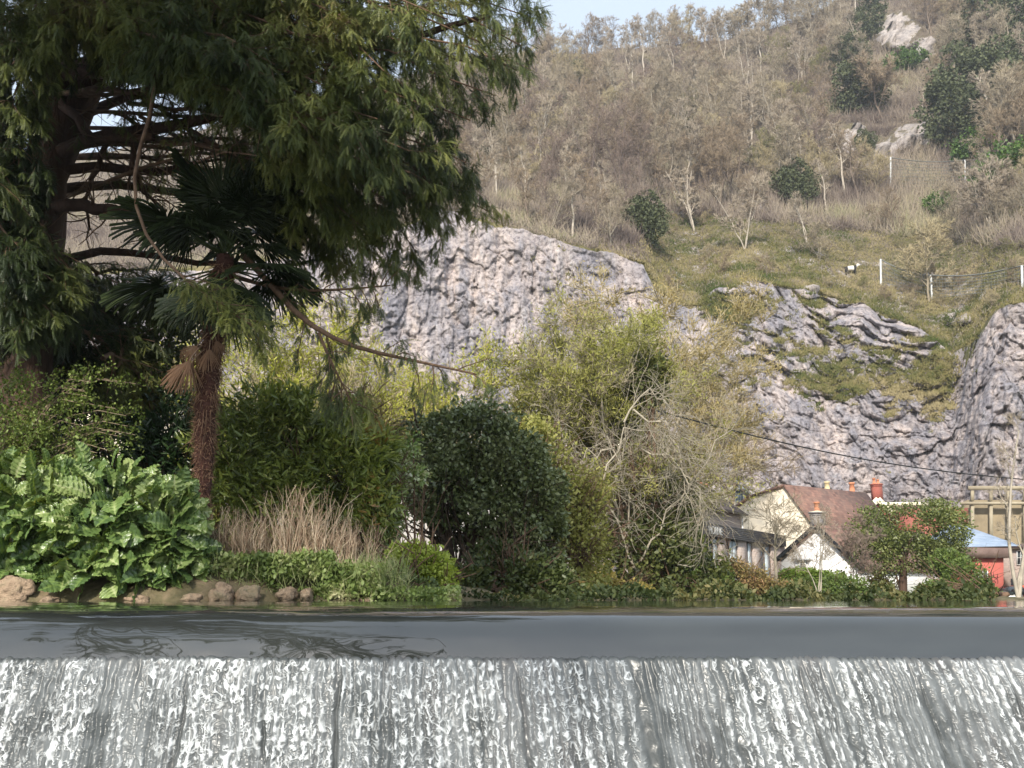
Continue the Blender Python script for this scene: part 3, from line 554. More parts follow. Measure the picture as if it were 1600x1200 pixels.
fr_ = ramp(n, a, [(.36, (0, 0, 0)), (1.0, (1, 1, 1))]); col = mixrgb(n, fr_, c1, (.64, .67, .68))
b = N(n, 'ShaderNodeBsdfPrincipled'); n.links.new(col, b.inputs['Base Color']); n.links.new(ramp(n, a, [(.2, (.28,) * 3), (.8, (.6,) * 3)]), b.inputs['Roughness']); b.inputs['IOR'].default_value = 1.35
n.links.new(b.outputs[0], out.inputs[0])
tag(g.obj('waterfall', m, smooth=True, extra={'veil': veil}), kind='structure')
g = G(); g.box((0, 5.25, -.9), (14, .5, 1.5)); concrete = surfmat('wet_concrete', (.05, .05, .04), (.12, .11, .09), 3, .6, .4)
weir = g.obj('weir_wall', concrete); tag(weir, 'dark wet weir wall hidden behind the sheet of falling water', 'weir')
g = G(); gx = np.linspace(-12, 12, 60); gy = np.linspace(-12, 5.0, 50); X, Yg = np.meshgrid(gx, gy); g.add(np.stack([X, Yg, -1.35 + .02 * fbm(np.stack([X / .4, Yg / .4, X * 0], -1), 2, 4)], -1).reshape(-1, 3), grid_faces(*X.shape), .5)
tag(g.obj('lower_pool', watermat('pool_water', (.06, .07, .065), .15, 1.33, .5, 6), smooth=True), kind='structure')
# bank: earth slope with stones, left side rises from the pond
gx = np.linspace(-8, 9, 260); gv = np.linspace(0, 1, 60); X, Vv = np.meshgrid(gx, gv)
hgt = itp(X, [(-8, .6), (-3.5, .55), (-2.4, .42), (-1.2, .38), (-.7, .25), (0, .10), (9, .06)])
Yb_ = 10.3 + itp(X, [(-8, -.9), (-3, -.3), (-1, .2), (0, .7), (9, 1.0)]) + Vv * 3.0
Zb = -.08 + hgt * np.clip(Vv * 3.3, 0, 1) ** .6 + fbm(np.stack([X / .35, Yb_ / .35, X * 0], -1), 3, 610) * .07 * np.clip(Vv * 6, 0, 1)
Yb_ = Yb_ + fbm(np.stack([X / .3, Vv * 5, X * 0 + 3], -1), 3, 620) * .12
Zb = Zb - np.clip(Vv - .8, 0, 1) * 2.0
g = G(); g.add(np.stack([X, Yb_, Zb], -1).reshape(-1, 3), grid_faces(*X.shape), .5)
earth = surfmat('earth', (.045, .045, .02), (.13, .11, .06), 4.5, .95, 1.0, 9, None, (.27, .2, .13))
tag(g.obj('bank', earth), kind='structure')
# stones set in the foot of the bank
stone = surfmat('sandstone', (.15, .11, .07), (.40, .29, .20), 7, .9, 1.0, 26, None, (.22, .2, .12))
def rock(r, sd_, fl=(1, 1, 1)):
    import bmesh
    bm = bmesh.new(); bmesh.ops.create_icosphere(bm, subdivisions=4, radius=1); v = np.array([x.co for x in bm.verts]); f = np.array([[y.index for y in x.verts] for x in bm.faces]); bm.free()
    w1, w2, idw = worley(v * 1.3 + sd_ * 3.1, sd_); v = v * (1 + .35 * fbm(v * 1.4 + sd_, 4, sd_)[:, None] + (idw[:, None] - .5) * .45)
    return v * r * np.array(fl), f
for i, (px, py, wpx, hpx, lab) in enumerate([(20, 925, 52, 48, 'orange brown boulder at the left end of the waterline'), (80, 938, 22, 12, 'small tan stone beside the orange brown boulder'), (215, 936, 34, 16, 'tan rock under the middle of the big leaved plant'), (345, 930, 28, 30, 'upright buff rock with a vertical split at the waterline'),
    (388, 929, 36, 30, 'broad pinkish rock right of the split buff rock'), (448, 930, 30, 26, 'pinkish rock in the gap between two patches of weeds'), (480, 930, 18, 24, 'grey blotched rock at the right end of the bank stones'), (575, 938, 26, 10, 'low brown stone under the ivy covered bank'), (300, 936, 30, 16, 'low rusty stone below the edge of the big leaved plant'), (708, 938, 16, 14, 'small brown stone at the foot of the lime green plant')]):
    Yr = 10.3 + itp(P(px, 930, 10.3)[0], [(-8, -.9), (-3, -.3), (-1, .2), (0, .7), (9, 1.0)]) - .02; k = Yr / F; Yr += .1; wpx *= 1.1
    c = P(px, py, Yr); v, f = rock(.5, i + 3, (wpx * k, .22, hpx * k)); g = G(); g.add(v + c, f, .5); g_ = g.obj('bank_rock', stone, org=c - np.array([0, 0, hpx * k * .5]))
    tag(g_, lab, 'rock', 'rocks along the waterline')
# ---------------------------------------------------------------- the old yew overhanging the pond
def pl(pts, k=9):
    """smooth world polyline through photo points (px, py, Y)"""
    p = np.array(pts, float); t = np.concatenate([[0], np.cumsum(np.hypot(np.diff(p[:, 0]), np.diff(p[:, 1])))]); t /= t[-1]; x = np.linspace(0, 1, k)
    q = np.stack([np.interp(x, t, p[:, i]) for i in range(3)], 1); w_ = P(q[:, 0], q[:, 1], q[:, 2])
    w_[1:-1] = (w_[:-2] + 2 * w_[1:-1] + w_[2:]) / 4; return w_
def inpoly(x, y, poly):
    poly = np.array(poly, float); r = np.zeros(x.shape, bool); j = len(poly) - 1
    for i in range(len(poly)):
        xi, yi = poly[i]; xj, yj = poly[j]
        r ^= ((yi > y) != (yj > y)) & (x < (xj - xi) * (y - yi) / (yj - yi + 1e-9) + xi); j = i
    return r
barkdark = surfmat('yew_bark', (.045, .028, .02), (.11, .065, .045), 5, .9, .8, 20, (1, 1, .25))
barklit = surfmat('yew_branch_bark', (.10, .06, .04), (.22, .14, .09), 8, .85, .6, 30)  # lighter copy of the yew bark, light on the branches painted in
yewleaf = leafmat('yew_needles', [(0, (.02, .034, .012)), (.33, (.055, .075, .02)), (.62, (.12, .14, .036)), (.86, (.21, .22, .06)), (1, (.17, .14, .05))], .45, .18, .35, .7, .2)
yb = P(48, 930, 11.8); yb[2] = .2
yew = empty('yew_tree', yb, 'huge old yew with dark trunk and drooping needle sprays overhanging the pond', 'tree')
gt = G()
tr = pl([(38, 935, 11.8), (40, 800, 11.8), (28, 640, 11.8), (48, 480, 11.8), (62, 330, 11.8), (82, 200, 11.8), (90, 80, 11.8), (120, -60, 11.8)], 14)
tR = np.array([.36, .34, .33, .31, .33, .31, .30, .30, .31, .27, .24, .22, .2, .18]); rngn = fbm(tr * 1.2, 2, 3) * .05
gt.tubes(tr[None], (tR + rngn)[None], 14)
for pts, r0, r1 in [([(30, 700, 11.7), (0, 560, 11.6), (-20, 400, 11.6), (10, 200, 11.5), (-20, -40, 11.4)], .2, .12), ([(70, 300, 11.8), (120, 190, 12), (160, 90, 12.2), (150, -40, 12.3)], .2, .13), ([(85, 210, 11.8), (150, 110, 11.9), (200, 50, 12), (260, -40, 12)], .18, .1), ([(55, 620, 11.9), (75, 480, 12.3), (100, 300, 12.6), (60, 120, 12.8)], .13, .08)]:
    q = pl(pts); gt.tubes(q[None], np.linspace(r0, r1, 9)[None], 10)
gt.obj('trunk', barkdark, yew, smooth=True)
limbs = [([(60, 335, 11.8), (105, 320, 11.6), (160, 322, 11.4), (215, 334, 11.2), (270, 350, 11.2)], .10, .05), ([(75, 268, 11.8), (130, 258, 11.9), (200, 268, 12), (330, 262, 12.1), (460, 275, 12.2)], .08, .03),
         ([(75, 245, 11.8), (120, 222, 11.6), (190, 212, 11.4), (290, 195, 11.2), (420, 165, 11), (560, 150, 10.8)], .10, .03), ([(95, 150, 11.8), (115, 180, 11.5), (140, 210, 11.3), (180, 218, 11.2), (240, 214, 11.1)], .07, .045),
         ([(60, 220, 11.8), (140, 170, 12.4), (230, 140, 12.6), (350, 130, 12.6), (500, 110, 12.6)], .09, .03), ([(85, 120, 11.8), (180, 90, 11.4), (300, 100, 11), (460, 90, 10.8), (640, 60, 10.6), (760, 25, 10.4)], .12, .03),
         ([(55, 420, 11.8), (140, 380, 12.3), (240, 400, 12.5), (380, 420, 12.6), (520, 400, 12.6)], .07, .02), ([(60, 300, 12), (160, 290, 12.6), (300, 300, 12.9), (450, 320, 13), (600, 330, 13)], .08, .02), ([(170, 215, 11.3), (160, 260, 11.6), (130, 300, 11.8), (140, 360, 12)], .04, .015), ([(215, 210, 11.2), (200, 250, 11.5), (225, 300, 11.8), (260, 330, 12)], .045, .02),
         ([(120, 0, 11.2), (165, 30, 11), (200, 60, 10.8), (212, 72, 10.7)], .05, .02), ([(290, -10, 10.8), (320, 20, 10.7), (350, 34, 10.6)], .05, .03)]
gl = G()
for pts, r0, r1 in limbs: q = pl(pts, 10); q[1:-1] += rng.normal(size=(8, 3)) * .025; gl.tubes(q[None], np.linspace(r0, r1, 10)[None], 8)
gl.obj('limb', barkdark, yew, smooth=True)
gh = G()
hang = [([(238, 90, 10.2), (246, 140, 10.1), (238, 180, 10), (222, 215, 10), (207, 262, 9.9), (206, 310, 9.8), (222, 365, 9.7), (262, 415, 9.6), (300, 448, 9.5), (350, 480, 9.5), (410, 520, 9.5)], .028, .008),
        ([(380, 400, 11.2), (430, 450, 10.9), (455, 485, 10.6), (500, 520, 10.4), (560, 545, 10.3), (640, 562, 10.2), (700, 575, 10.2), (745, 585, 10.2)], .042, .01), ([(360, 430, 11.4), (420, 448, 11), (480, 455, 10.8), (540, 452, 10.8), (610, 446, 10.8)], .03, .008),
        ([(498, 520, 10.4), (515, 560, 10.4), (540, 610, 10.4), (556, 636, 10.4)], .02, .006), ([(330, 130, 10.9), (420, 210, 10.8), (470, 270, 10.7)], .02, .008)]
hq = [pl(p_, 12) for p_, a_, b_ in hang]
for q, (p_, r0, r1) in zip(hq, hang): gh.tubes(q[None], np.linspace(r0, r1, 12)[None], 7)
# boughs that carry the foliage
B = []
def bough(x0, y0, Y0, x1, y1, Y1, sag=.12):
    xm, ym = (x0 + x1) / 2, (y0 + y1) / 2 - abs(x1 - x0) * sag
    B.append(pl([(x0, y0, Y0), ((x0 + xm) / 2, (y0 + ym) / 2 - 6, Y0 * .6 + Y1 * .4), (xm, ym, (Y0 + Y1) / 2), ((x1 + xm) / 2, (y1 + ym) / 2 - 5, Y1), (x1, y1, Y1)], 9))
for x1, y1, Y1 in [(842, -10, 10.4), (832, 20, 11.2), (815, 62, 10.2), (800, 108, 11), (808, 100, 9.8), (775, 140, 10.5), (735, 178, 10.2), (700, 182, 11), (760, 60, 9.4), (700, 20, 9.2), (690, 110, 9.6), (655, 150, 9.4), (640, 60, 9.6), (600, 100, 9.2), (560, 30, 9.3), (780, 10, 12), (740, 90, 12.4), (660, 170, 12), (590, 175, 9.3), (640, 225, 9.5), (560, 205, 9.0), (480, 190, 9.1), (690, 225, 10.6), (600, 20, 10.5), (500, 60, 9.4), (430, 90, 9.2), (380, 75, 9.4), (330, 80, 9.3), (270, 70, 9.4), (250, 40, 9.6), (180, 30, 9.8), (450, 10, 9.6), (350, 10, 9.8), (230, 10, 10), (100, 20, 9.8), (50, 30, 10), (420, 110, 9.2), (520, 130, 9.3), (480, 150, 10.2), (730, 20, 10.6), (690, 70, 11.2), (620, 130, 11.2), (560, 80, 11), (500, 30, 11), (400, 40, 11), (300, 40, 11.2)]:
    bough(U(70, 130), min(max(y1 + U(-90, 0), -160), 150), 11.8, x1, y1, Y1, .08)
for x1, y1, Y1 in [(728, 245, 11.2), (735, 280, 12), (765, 322, 12.2), (690, 340, 12), (650, 385, 12.2), (600, 300, 10.6), (560, 340, 10.8), (520, 280, 10.4), (640, 300, 11.4), (600, 390, 12), (540, 390, 11.6), (480, 330, 11), (460, 280, 10.6), (680, 285, 11.4), (590, 250, 10.2), (500, 230, 10), (640, 260, 10.2), (430, 240, 10.2), (470, 400, 11.8), (560, 430, 12.2), (450, 220, 9.8), (620, 340, 11.6), (580, 300, 12), (700, 300, 12.4)]:
    if rng.random() < .4: bough(U(70, 110), U(140, 340), U(11.6, 12.8), x1, y1, Y1, .05)
    else: x0 = max(x1 - U(220, 320), 150); bough(x0, min(y1 - 20, 250) + U(-120, -20), U(11.2, 12.6), x1, y1, Y1, .04)
for x1, y1, Y1, x0, y0 in [(-20, 60, 9.8, 60, 0), (20, 90, 9.8, 90, 40), (60, 60, 9.9, 140, 0), (-20, 220, 10.4, 60, 180), (30, 250, 10.4, 80, 200), (0, 330, 10.3, 60, 260), (60, 380, 10.6, 70, 300), (90, 420, 10.7, 60, 350), (20, 430, 10.2, 50, 360), (-20, 500, 10.2, 40, 420), (50, 480, 10.3, 40, 400), (95, 470, 11, 50, 420), (20, 160, 10, 60, 100), (10, 380, 10, 0, 300), (60, 450, 10.4, 0, 400), (-10, 280, 10, 20, 220), (150, 470, 12.5, 50, 420), (200, 520, 12.8, 80, 460), (160, 560, 12.8, 60, 500), (260, 460, 12.8, 120, 420), (230, 580, 12.8, 120, 520), (140, 430, 12.6, 60, 380), (120, 610, 12.8, 50, 560), (250, 620, 12.9, 160, 560)]:
    bough(x0, y0, 11.6, x1, y1, Y1, .1)
B = np.array(B); B[:, 1:-1] += rng.normal(size=(len(B), 7, 3)) * .05; B[:, -1, 2] -= .08; RB = np.linspace(.032, .007, 9)[None] * np.ones((len(B), 1)); gh.tubes(B, RB, 6)
ALLOW = [(-300, -250), (870, -250), (862, 0), (840, 60), (834, 112), (798, 172), (758, 205), (730, 213), (742, 240), (758, 262), (742, 292), (796, 332), (715, 370), (676, 410), (660, 448), (560, 440), (470, 425), (440, 390), (405, 330), (392, 262), (400, 200), (310, 168), (262, 130), (165, 118), (128, 105), (100, 190), (60, 215), (88, 300), (60, 340), (102, 395), (120, 400), (290, 420), (300, 560), (280, 650), (60, 660), (-300, 640)]
def keepf(p, soft=14, leak=.10):
    x, y = PX(p); n_ = fbm(p * 3., 2, 990) * soft * 1.5
    ok = inpoly(x + n_, y + n_, ALLOW)
    return ok | ((rng.random(x.shape) < leak * np.where((x > 100) & (x < 400) & (y > 110), 3.4, 1)) & (x < 640) & (y < 340))
L_TAPER = .8
S1, r1_ = grow(B, RB, 21, .12, 1, .75, .75, .10, (0, -.1, -.38), 6, .5, Lj=.4); 
kp = keepf(S1[:, 3], 10, .22); S1, r1_ = S1[kp], r1_[kp]; gh.tubes(S1, r1_, 4)
S2, r2_ = grow(S1, r1_, 8, .12, 1, .7, .32, .12, (0, 0, -.5), 4, .55, Lj=.4); kp = keepf(S2[:, 2], 8, .16); S2, r2_ = S2[kp], r2_[kp]
gh.slivers(S2[:, 0], S2[:, 3], r2_[:, 0] * .8, .5)
gh.obj('branch', barklit, yew)
# unseen boughs overhead, added to shade the left side and reflect in the lip
added_boughs = []
for i in range(46):
    x1 = U(-350, 800); Y1 = U(8.6, 10.6); y1 = -60 - U(40, 620) * (9.8 / Y1 - .75); a = pl([(100, -150, 11.5), ((100 + x1) / 2, (y1 - 150) / 2 - 60, (11.5 + Y1) / 2), (x1, y1, Y1)], 9); added_boughs.append(a)
for i in range(52):
    a0 = P(60, -250, 10.5); ey = U(-4.5, .6) if i % 2 else U(3.8, 6.6); e_ = np.array([U(-6.2, -.4 if i % 2 else -1.6), ey, 4.6 + .28 * max(ey, 0) + U(0, 1.1)]); m0 = (a0 + e_) / 2 + [0, 0, 1.4]; added_boughs.append(np.array([a0 * (1 - t) ** 2 + 2 * m0 * t * (1 - t) + e_ * t * t for t in np.linspace(0, 1, 9)]))
added_boughs = np.array(added_boughs); RB2 = np.linspace(.045, .012, 9)[None] * np.ones((len(added_boughs), 1)); gu = G(); gu.tubes(added_boughs, RB2, 5); U1, u1 = grow(added_boughs, RB2, 13, .25, 1, .8, .8, .12, (0, 0, -.4), 5, .5); py_ = PX(U1[:, 2])[1]; kp = (py_ < -60) | (U1[:, 2, 1] < 4.3); U1, u1 = U1[kp], u1[kp]; U2, u2 = grow(U1, u1, 6, .2, 1, .7, .36, .12, (0, 0, -.4), 4, .5)
gu.slivers(U1[:, 0], U1[:, 4], u1[:, 0], .5); gu.obj('branch', barklit, yew)
# a shoot: flat comb of needles
def shoot_tpl(n=7, wd=.12):
    v = []; f = []
    for i in range(n):
        t = .08 + .85 * i / n; L = wd * (1 - .5 * t) * (1.0 if i else .6)
        for s in (-1, 1):
            b0 = len(v); v += [[0, t, 0], [s * L, t + .09, .02 * s], [s * L * .1, t + .085, .0]]; f.append([b0, b0 + 1, b0 + 2])
            b0 = len(v); v += [[s * L * .35, t + .02, .0], [s * L, t + .09, -.01], [s * L * .7, t + .14, .02]]; f.append([b0, b0 + 1, b0 + 2])
    b0 = len(v); v += [[-.02, 0, 0], [.02, 0, 0], [0, 1.05, 0]]; f.append([b0, b0 + 1, b0 + 2]); return np.array(v), np.array(f)
SH = shoot_tpl(7, .19)
def foliage(S, per, Lm, name, parent, down=.75, mat=None, light=.0, keep=None):
    n = len(S); k = S.shape[1]; t = U(.1, 1.0, (n, per)); x = np.clip(t, 0, .999) * (k - 1); i = np.floor(x).astype(int); f = (x - i)[..., None]; ar = np.arange(n)[:, None]
    p0, p1 = S[ar, i], S[ar, i + 1]; pos = (p0 * (1 - f) + p1 * f).reshape(-1, 3); tan = nrm(p1 - p0).reshape(-1, 3)
    d = nrm(tan * .8 + rng.normal(size=pos.shape) * .5 + np.array([0, 0, -down]))
    if keep is not None: kk = keep(pos); pos, d = pos[kk], d[kk]
    R = frame(d, (0, -.5, .6)); cl = fbm(pos / .7, 4, 700)
    qx, qy = PX(pos); a = np.clip(.5 + light + cl * .7 - .3 * (qx < 150) * (qy > 130) + U(-.2, .2, len(pos)) + .12 * np.clip((qx - 400) / 300, 0, 1) * (qy > 230), 0, 1); g1 = G(); sc3 = np.stack([U(.5, .8, len(pos)), U(.7, 1.3, len(pos)), np.ones(len(pos))], -1) * Lm; g1.stamp(SH[0], SH[1], pos, R, sc3, a)  # needles at the left are darkened: shade put into their colour
    return g1.obj(name, mat or yewleaf, parent)
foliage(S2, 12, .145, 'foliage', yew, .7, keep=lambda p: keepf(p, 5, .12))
foliage(U2, 5, .24, 'foliage', yew, keep=lambda p: (PX(p)[1] < -25) | (p[:, 1] < 4.6))  # needles of the added unseen boughs
# sparse sprays on the hanging branches
H_ = np.array([hq[1], hq[2], hq[3]]); HR = np.full((3, 12), .014); S1, r1_ = grow(H_, HR, 15, .2, 1, .8, .55, .15, (0, 0, -.3), 6, .6); gg = G(); gg.tubes(S1, r1_, 4); S2, r2_ = grow(S1, r1_, 5, .25, 1, .7, .22, .12, (0, 0, -.6), 4, .55); gg.slivers(S2[:, 0], S2[:, 3], r2_[:, 0], .5)
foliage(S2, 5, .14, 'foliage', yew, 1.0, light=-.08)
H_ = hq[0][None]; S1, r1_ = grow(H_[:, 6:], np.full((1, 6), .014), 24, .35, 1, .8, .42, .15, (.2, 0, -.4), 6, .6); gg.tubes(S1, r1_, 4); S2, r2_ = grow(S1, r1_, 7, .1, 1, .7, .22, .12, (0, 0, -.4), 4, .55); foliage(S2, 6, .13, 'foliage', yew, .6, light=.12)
for q, (p_, r0, r1) in zip(hq, hang): pass
# dead twigs inside the crown
S1, r1_ = grow(np.array([pl(p_, 10) for p_, a_, b_ in limbs]), np.full((len(limbs), 10), .03), 9, .1, 1, 1.0, .7, .22, (0, 0, .0), 6, .5); gg.tubes(S1, r1_, 4); S2, r2_ = grow(S1, r1_, 5, .1, 1, .9, .35, .2, (0, 0, 0), 4, .5); gg.tubes(S2, r2_, 3)
gg.obj('twig', barklit, yew)
L_TAPER = 1.0
# ---------------------------------------------------------------- fan palm
pb = P(315, 925, 10.9); pb[2] = .25
palm = empty('fan_palm', pb, 'tall fan palm with shaggy brown trunk and a skirt of dead leaves under the yew', 'palm')
fibre = surfmat('palm_fibre', (.06, .028, .022), (.15, .07, .052), 9, .95, 1.0, 30, (1, 1, 3)); fibrepale = surfmat('palm_fibre_pale', (.15, .08, .05), (.32, .2, .13), 14, .95, .2)
pt = pl([(315, 930, 10.9), (316, 800, 10.9), (319, 700, 10.9), (322, 620, 10.9), (332, 540, 10.9), (345, 460, 10.9), (352, 400, 10.9)], 40)
pr_ = itp(np.linspace(0, 1, 40), [(0, .085), (.25, .075), (.4, .105), (.6, .12), (.75, .115), (.9, .14), (1, .1)])[None] * (1 + .10 * np.sin(np.arange(40) * 2.1))[None]
g = G(); g.tubes(pt[None], pr_, 14); g.obj('trunk', fibre, palm, smooth=True)
n_ = 3600; ti = U(0, .97, n_) * 39; i0 = ti.astype(int); pp = pt[i0] + (pt[i0 + 1] - pt[i0]) * (ti - i0)[:, None]; an = U(0, 6.28, n_); rr = pr_[0][i0]
o_ = np.stack([np.cos(an), np.sin(an), 0 * an], -1); q0 = pp + o_ * rr[:, None] * .95; q1 = pp + o_ * (rr * U(1.1, 1.6, n_))[:, None] + np.array([0, 0, -1.]) * U(-.02, .09, n_)[:, None] + rng.normal(size=(n_, 3)) * .03
g = G(); g.slivers(q0, q1, .006, U(0, 1, n_)); n2 = 130; ti = rng.integers(18, 38, n2); an = U(0, 6.28, n2); o_ = np.stack([np.cos(an), np.sin(an), 0 * an], -1); q0 = pt[ti] + o_ * pr_[0][ti][:, None]; q1 = q0 + o_ * U(.02, .2, n2)[:, None] + np.array([0, 0, -1.]) * U(.15, .55, n2)[:, None]; g.slivers(q0, q1, .007, U(0, 1, n2)); g.obj('fibre', fibrepale, palm)
palmleaf = leafmat('palm_leaf', [(0, (.014, .022, .010)), (.5, (.034, .05, .018)), (.9, (.07, .09, .03)), (1, (.18, .15, .05))], .42, .12, .4, 1.5, .15); deadleaf = leafmat('dead_palm_leaf', [(0, (.16, .09, .055)), (.5, (.32, .2, .13)), (1, (.48, .34, .24))], .8, .2, .2, 3, .3)
def fan(rad=.62, pet=.6, spread=2.2, droop=.25, nseg=38, fold=.035, seed=0):
    r_ = np.random.default_rng(seed); g1 = G(); q = np.array([[[0, t * pet, .05 * math.sin(t * 2)] for t in np.linspace(0, 1, 5)]]); g1.tubes(q, np.linspace(.014, .009, 5)[None], 5, .8); V = []; Fq = []; A = []
    for i in range(nseg):
        th = -spread + 2 * spread * (i + .5) / nseg + r_.normal() * .02; L = rad * (1 - .22 * (abs(th) / spread) ** 2) * r_.uniform(.86, 1.05); dw = spread / nseg
        for s in range(6):
            t = s / 5; rr_ = L * t; wv = rr_ * math.tan(dw) * (.95 if t < .4 else max(.06, .95 - (t - .4) / .6)) + .002; z = .05 - droop * rad * t ** 2.6 * r_.uniform(.7, 1.3) - .1 * abs(th) * t * rad; cth, sth = math.sin(th), math.cos(th)
            for sg in (-1, 0, 1): V.append([cth * rr_ + sg * wv * sth, pet + sth * rr_ - sg * wv * cth, z + (fold * t if sg == 0 else 0)]); A.append(.45 + r_.uniform(-.2, .2) + .35 * max(t - .75, 0))
            if s < 5:
                b0 = (i * 6 + s) * 3
                for o in (0, 1): Fq.append([b0 + o, b0 + o + 1, b0 + o + 4, b0 + o + 3])
    g1.add(V, Fq, np.array(A)); return g1
fm = [fan(.62, .60, 2.1, .25, seed=1).mesh('frond', palmleaf), fan(.58, .5, 1.9, .45, seed=2).mesh('frond', palmleaf), fan(.66, .68, 2.3, .15, seed=3).mesh('frond', palmleaf)]
dm = [fan(.5, .3, 1.0, .3, 26, seed=5).mesh('dead_frond', deadleaf), fan(.55, .35, .7, .2, 24, seed=6).mesh('dead_frond', deadleaf)]
from mathutils import Matrix
def put_part(me, name, parent, loc, dirv, up=(0, 0, 1), s=1.0):
    o = bpy.data.objects.new(name, me); C.objects.link(o); o.parent = parent; y = Vector(dirv).normalized(); x = y.cross(Vector(up)).normalized(); z = x.cross(y)
    M = Matrix((x, y, z)).transposed().to_4x4(); M.translation = Vector(np.array(loc, float) - WL[parent.name]); o.matrix_basis = M @ Matrix.Scale(s, 4); return o
ctr = pt[-1]
for i in range(40):
    az = i * 2.399; el = math.radians([82, 66, 50, 34, 14, -4, -24, -44][i % 8] + U(-8, 8)); d = (math.cos(az) * math.cos(el), math.sin(az) * math.cos(el), math.sin(el))
    put_part(fm[i % 3], 'frond', palm, ctr + np.array([0, 0, -.15 if el < 0 else 0]) + np.array(d) * .06, d, (U(-.2, .2), U(-.2, .2), 1), U(.85, 1.1))
for i, (dx, dy, dz, sx) in enumerate([(-.55, -.3, -1, -.05), (-.35, -.5, -1, -.08), (-.2, .2, -1, 0), (.1, -.4, -1, .02), (-.6, .1, -.9, -.02), (.35, -.2, -1, .04)]):
    o = put_part(dm[i % 2], 'dead_frond', palm, pt[27] + np.array([sx, -.1, .1 + .05 * i]), (dx, dy, dz), (0, -1, .3), [.75, .8, .6, .55, .65, .5][i])
# ---------------------------------------------------------------- shrubs on the left bank
def lobes_px(L, Y, org):   # (px, py, rpx, rpy, dY) -> lobes in metres relative to org
    out = []
    for px, py, rx, ry, dY in L: c = P(px, py, Y + dY) - org; k = (Y + dY) / F; out.append((c[0], c[1], c[2], rx * k, (rx + ry) * .45 * k, ry * k))
    return out
def shrub(name, px, Y, lob, n, size, mat, lab, cat='shrub', tpl=LEAF, cr=.35, hollow=.5, stems=None, leafname='foliage', sm_=None, seed=0, woody=10, bare=0):
    org = P(px, 930, Y); org[2] = .1; root = empty(name, org, lab, cat); Lb = lobes_px(lob, Y, org)
    g1 = leafball(n, cr, size, Lb, seed, tpl, hollow); V = [v + org for v in g1.V]; g1.V = V; g1.obj(leafname, mat, root)
    gs = G(); ends = np.array([l[:3] for l in Lb]) + org; st = []
    for j in range(woody):
        e = ends[j % len(ends)] + rng.normal(size=3) * .1; b0 = org + np.array([U(-.3, .3), U(-.1, .1), 0]) + np.array([(e[0] - org[0]) * .25, 0, 0]); m0 = (b0 + e) / 2 + rng.normal(size=3) * .12; st.append(np.array([b0 * (1 - t) ** 2 + 2 * m0 * t * (1 - t) + e * t * t for t in np.linspace(0, 1, 7)]))
    st = np.array(st); rs = np.linspace(.05, .018, 7)[None] * np.ones((len(st), 1)) * max(1, Y / 13) ** .6 * (.45 if woody <= 4 else 1); gs.tubes(st, rs, 6); a_, r_ = grow(st, rs, 9, .3, 1, .8, .9 * Y / 13, .15, (0, 0, .1), 5, .5); gs.tubes(a_, r_, 4)
    if bare: b_, r2 = grow(a_, r_, bare, .2, 1, .7, .45 * Y / 13, .18, (0, 0, .1), 3, .6); gs.tubes(b_, r2, 3)
    gs.obj('stem', sm_ or barklit, root); return root
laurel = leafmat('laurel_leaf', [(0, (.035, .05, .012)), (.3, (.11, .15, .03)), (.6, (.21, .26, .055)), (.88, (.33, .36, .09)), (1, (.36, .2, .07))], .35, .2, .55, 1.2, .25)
NARROW = (np.array([[0, 0, 0], [.11, .3, .03], [.10, .65, .02], [0, 1, -.05], [-.10, .65, .02], [-.11, .3, .03]]), np.array([[0, 1, 2, 3], [0, 3, 4, 5]]))
shrub('laurel_bush', 470, 12.6, [(420, 690, 100, 85, 0), (510, 740, 95, 110, 0), (360, 740, 70, 100, -.3), (560, 800, 60, 85, 0), (430, 800, 110, 80, -.2), (470, 655, 60, 45, .1), (590, 720, 30, 50, .1)], 33000, .125, laurel, 'broad laurel bush with glossy upright leaves right of the palm trunk', tpl=NARROW, cr=.5, seed=1)
shrub('laurel_bush', 200, 12.9, [(170, 720, 90, 70, 0), (250, 650, 60, 55, 0), (260, 740, 70, 90, -.2), (120, 660, 60, 45, .2), (200, 800, 110, 60, 0)], 12000, .14, leafmat('shaded_laurel_leaf', [(0, (.008, .02, .008)), (.5, (.025, .055, .018)), (1, (.06, .10, .03))], .35, .1, .55, 1.2, .25), 'dark shaded laurel between the yew trunk and the palm', tpl=NARROW, cr=.5, seed=2)  # darker copy of the laurel leaf, its shade painted into the colour
shrub('holly_bush', 235, 12.95, [(150, 560, 90, 70, 0), (230, 520, 70, 60, 0), (70, 600, 60, 60, 0)], 7000, .09, ever, 'dark small leaved evergreen filling the gap behind the palm trunk', tpl=LEAF, cr=.5, seed=3)
# small leaved arching shrub at the left edge
org = P(20, 930, 10.7); org[2] = .3; root = empty('arching_shrub', org, 'loose shrub of thin arching twigs with tiny pale green leaves at the left edge', 'shrub')
st = []
for j in range(34):
    x1, y1 = U(-30, 215), U(560, 700); st.append(pl([(U(-60, 60), 880, 10.9), (x1 * .3 + U(-30, 30), y1 + 60, 10.8), (x1 * .7, y1 - 5, 10.6), (x1, y1 + 15, 10.5)], 9))
st = np.array(st); rs = np.linspace(.012, .004, 9)[None] * np.ones((34, 1)); g = G(); g.tubes(st, rs, 4); a_, r_ = grow(st, rs, 9, .2, 1, .7, .4, .15, (.1, 0, .05), 5, .6); g.tubes(a_, r_, 3); b_, r2 = grow(a_, r_, 5, .1, 1, .7, .2, .1, (0, 0, 0), 3, .6); g.slivers(b_[:, 0], b_[:, 2], r2[:, 0], .5); g.obj('stem', surfmat('twig_bark', (.16, .12, .08), (.3, .24, .16), 9, .9, 0), root)
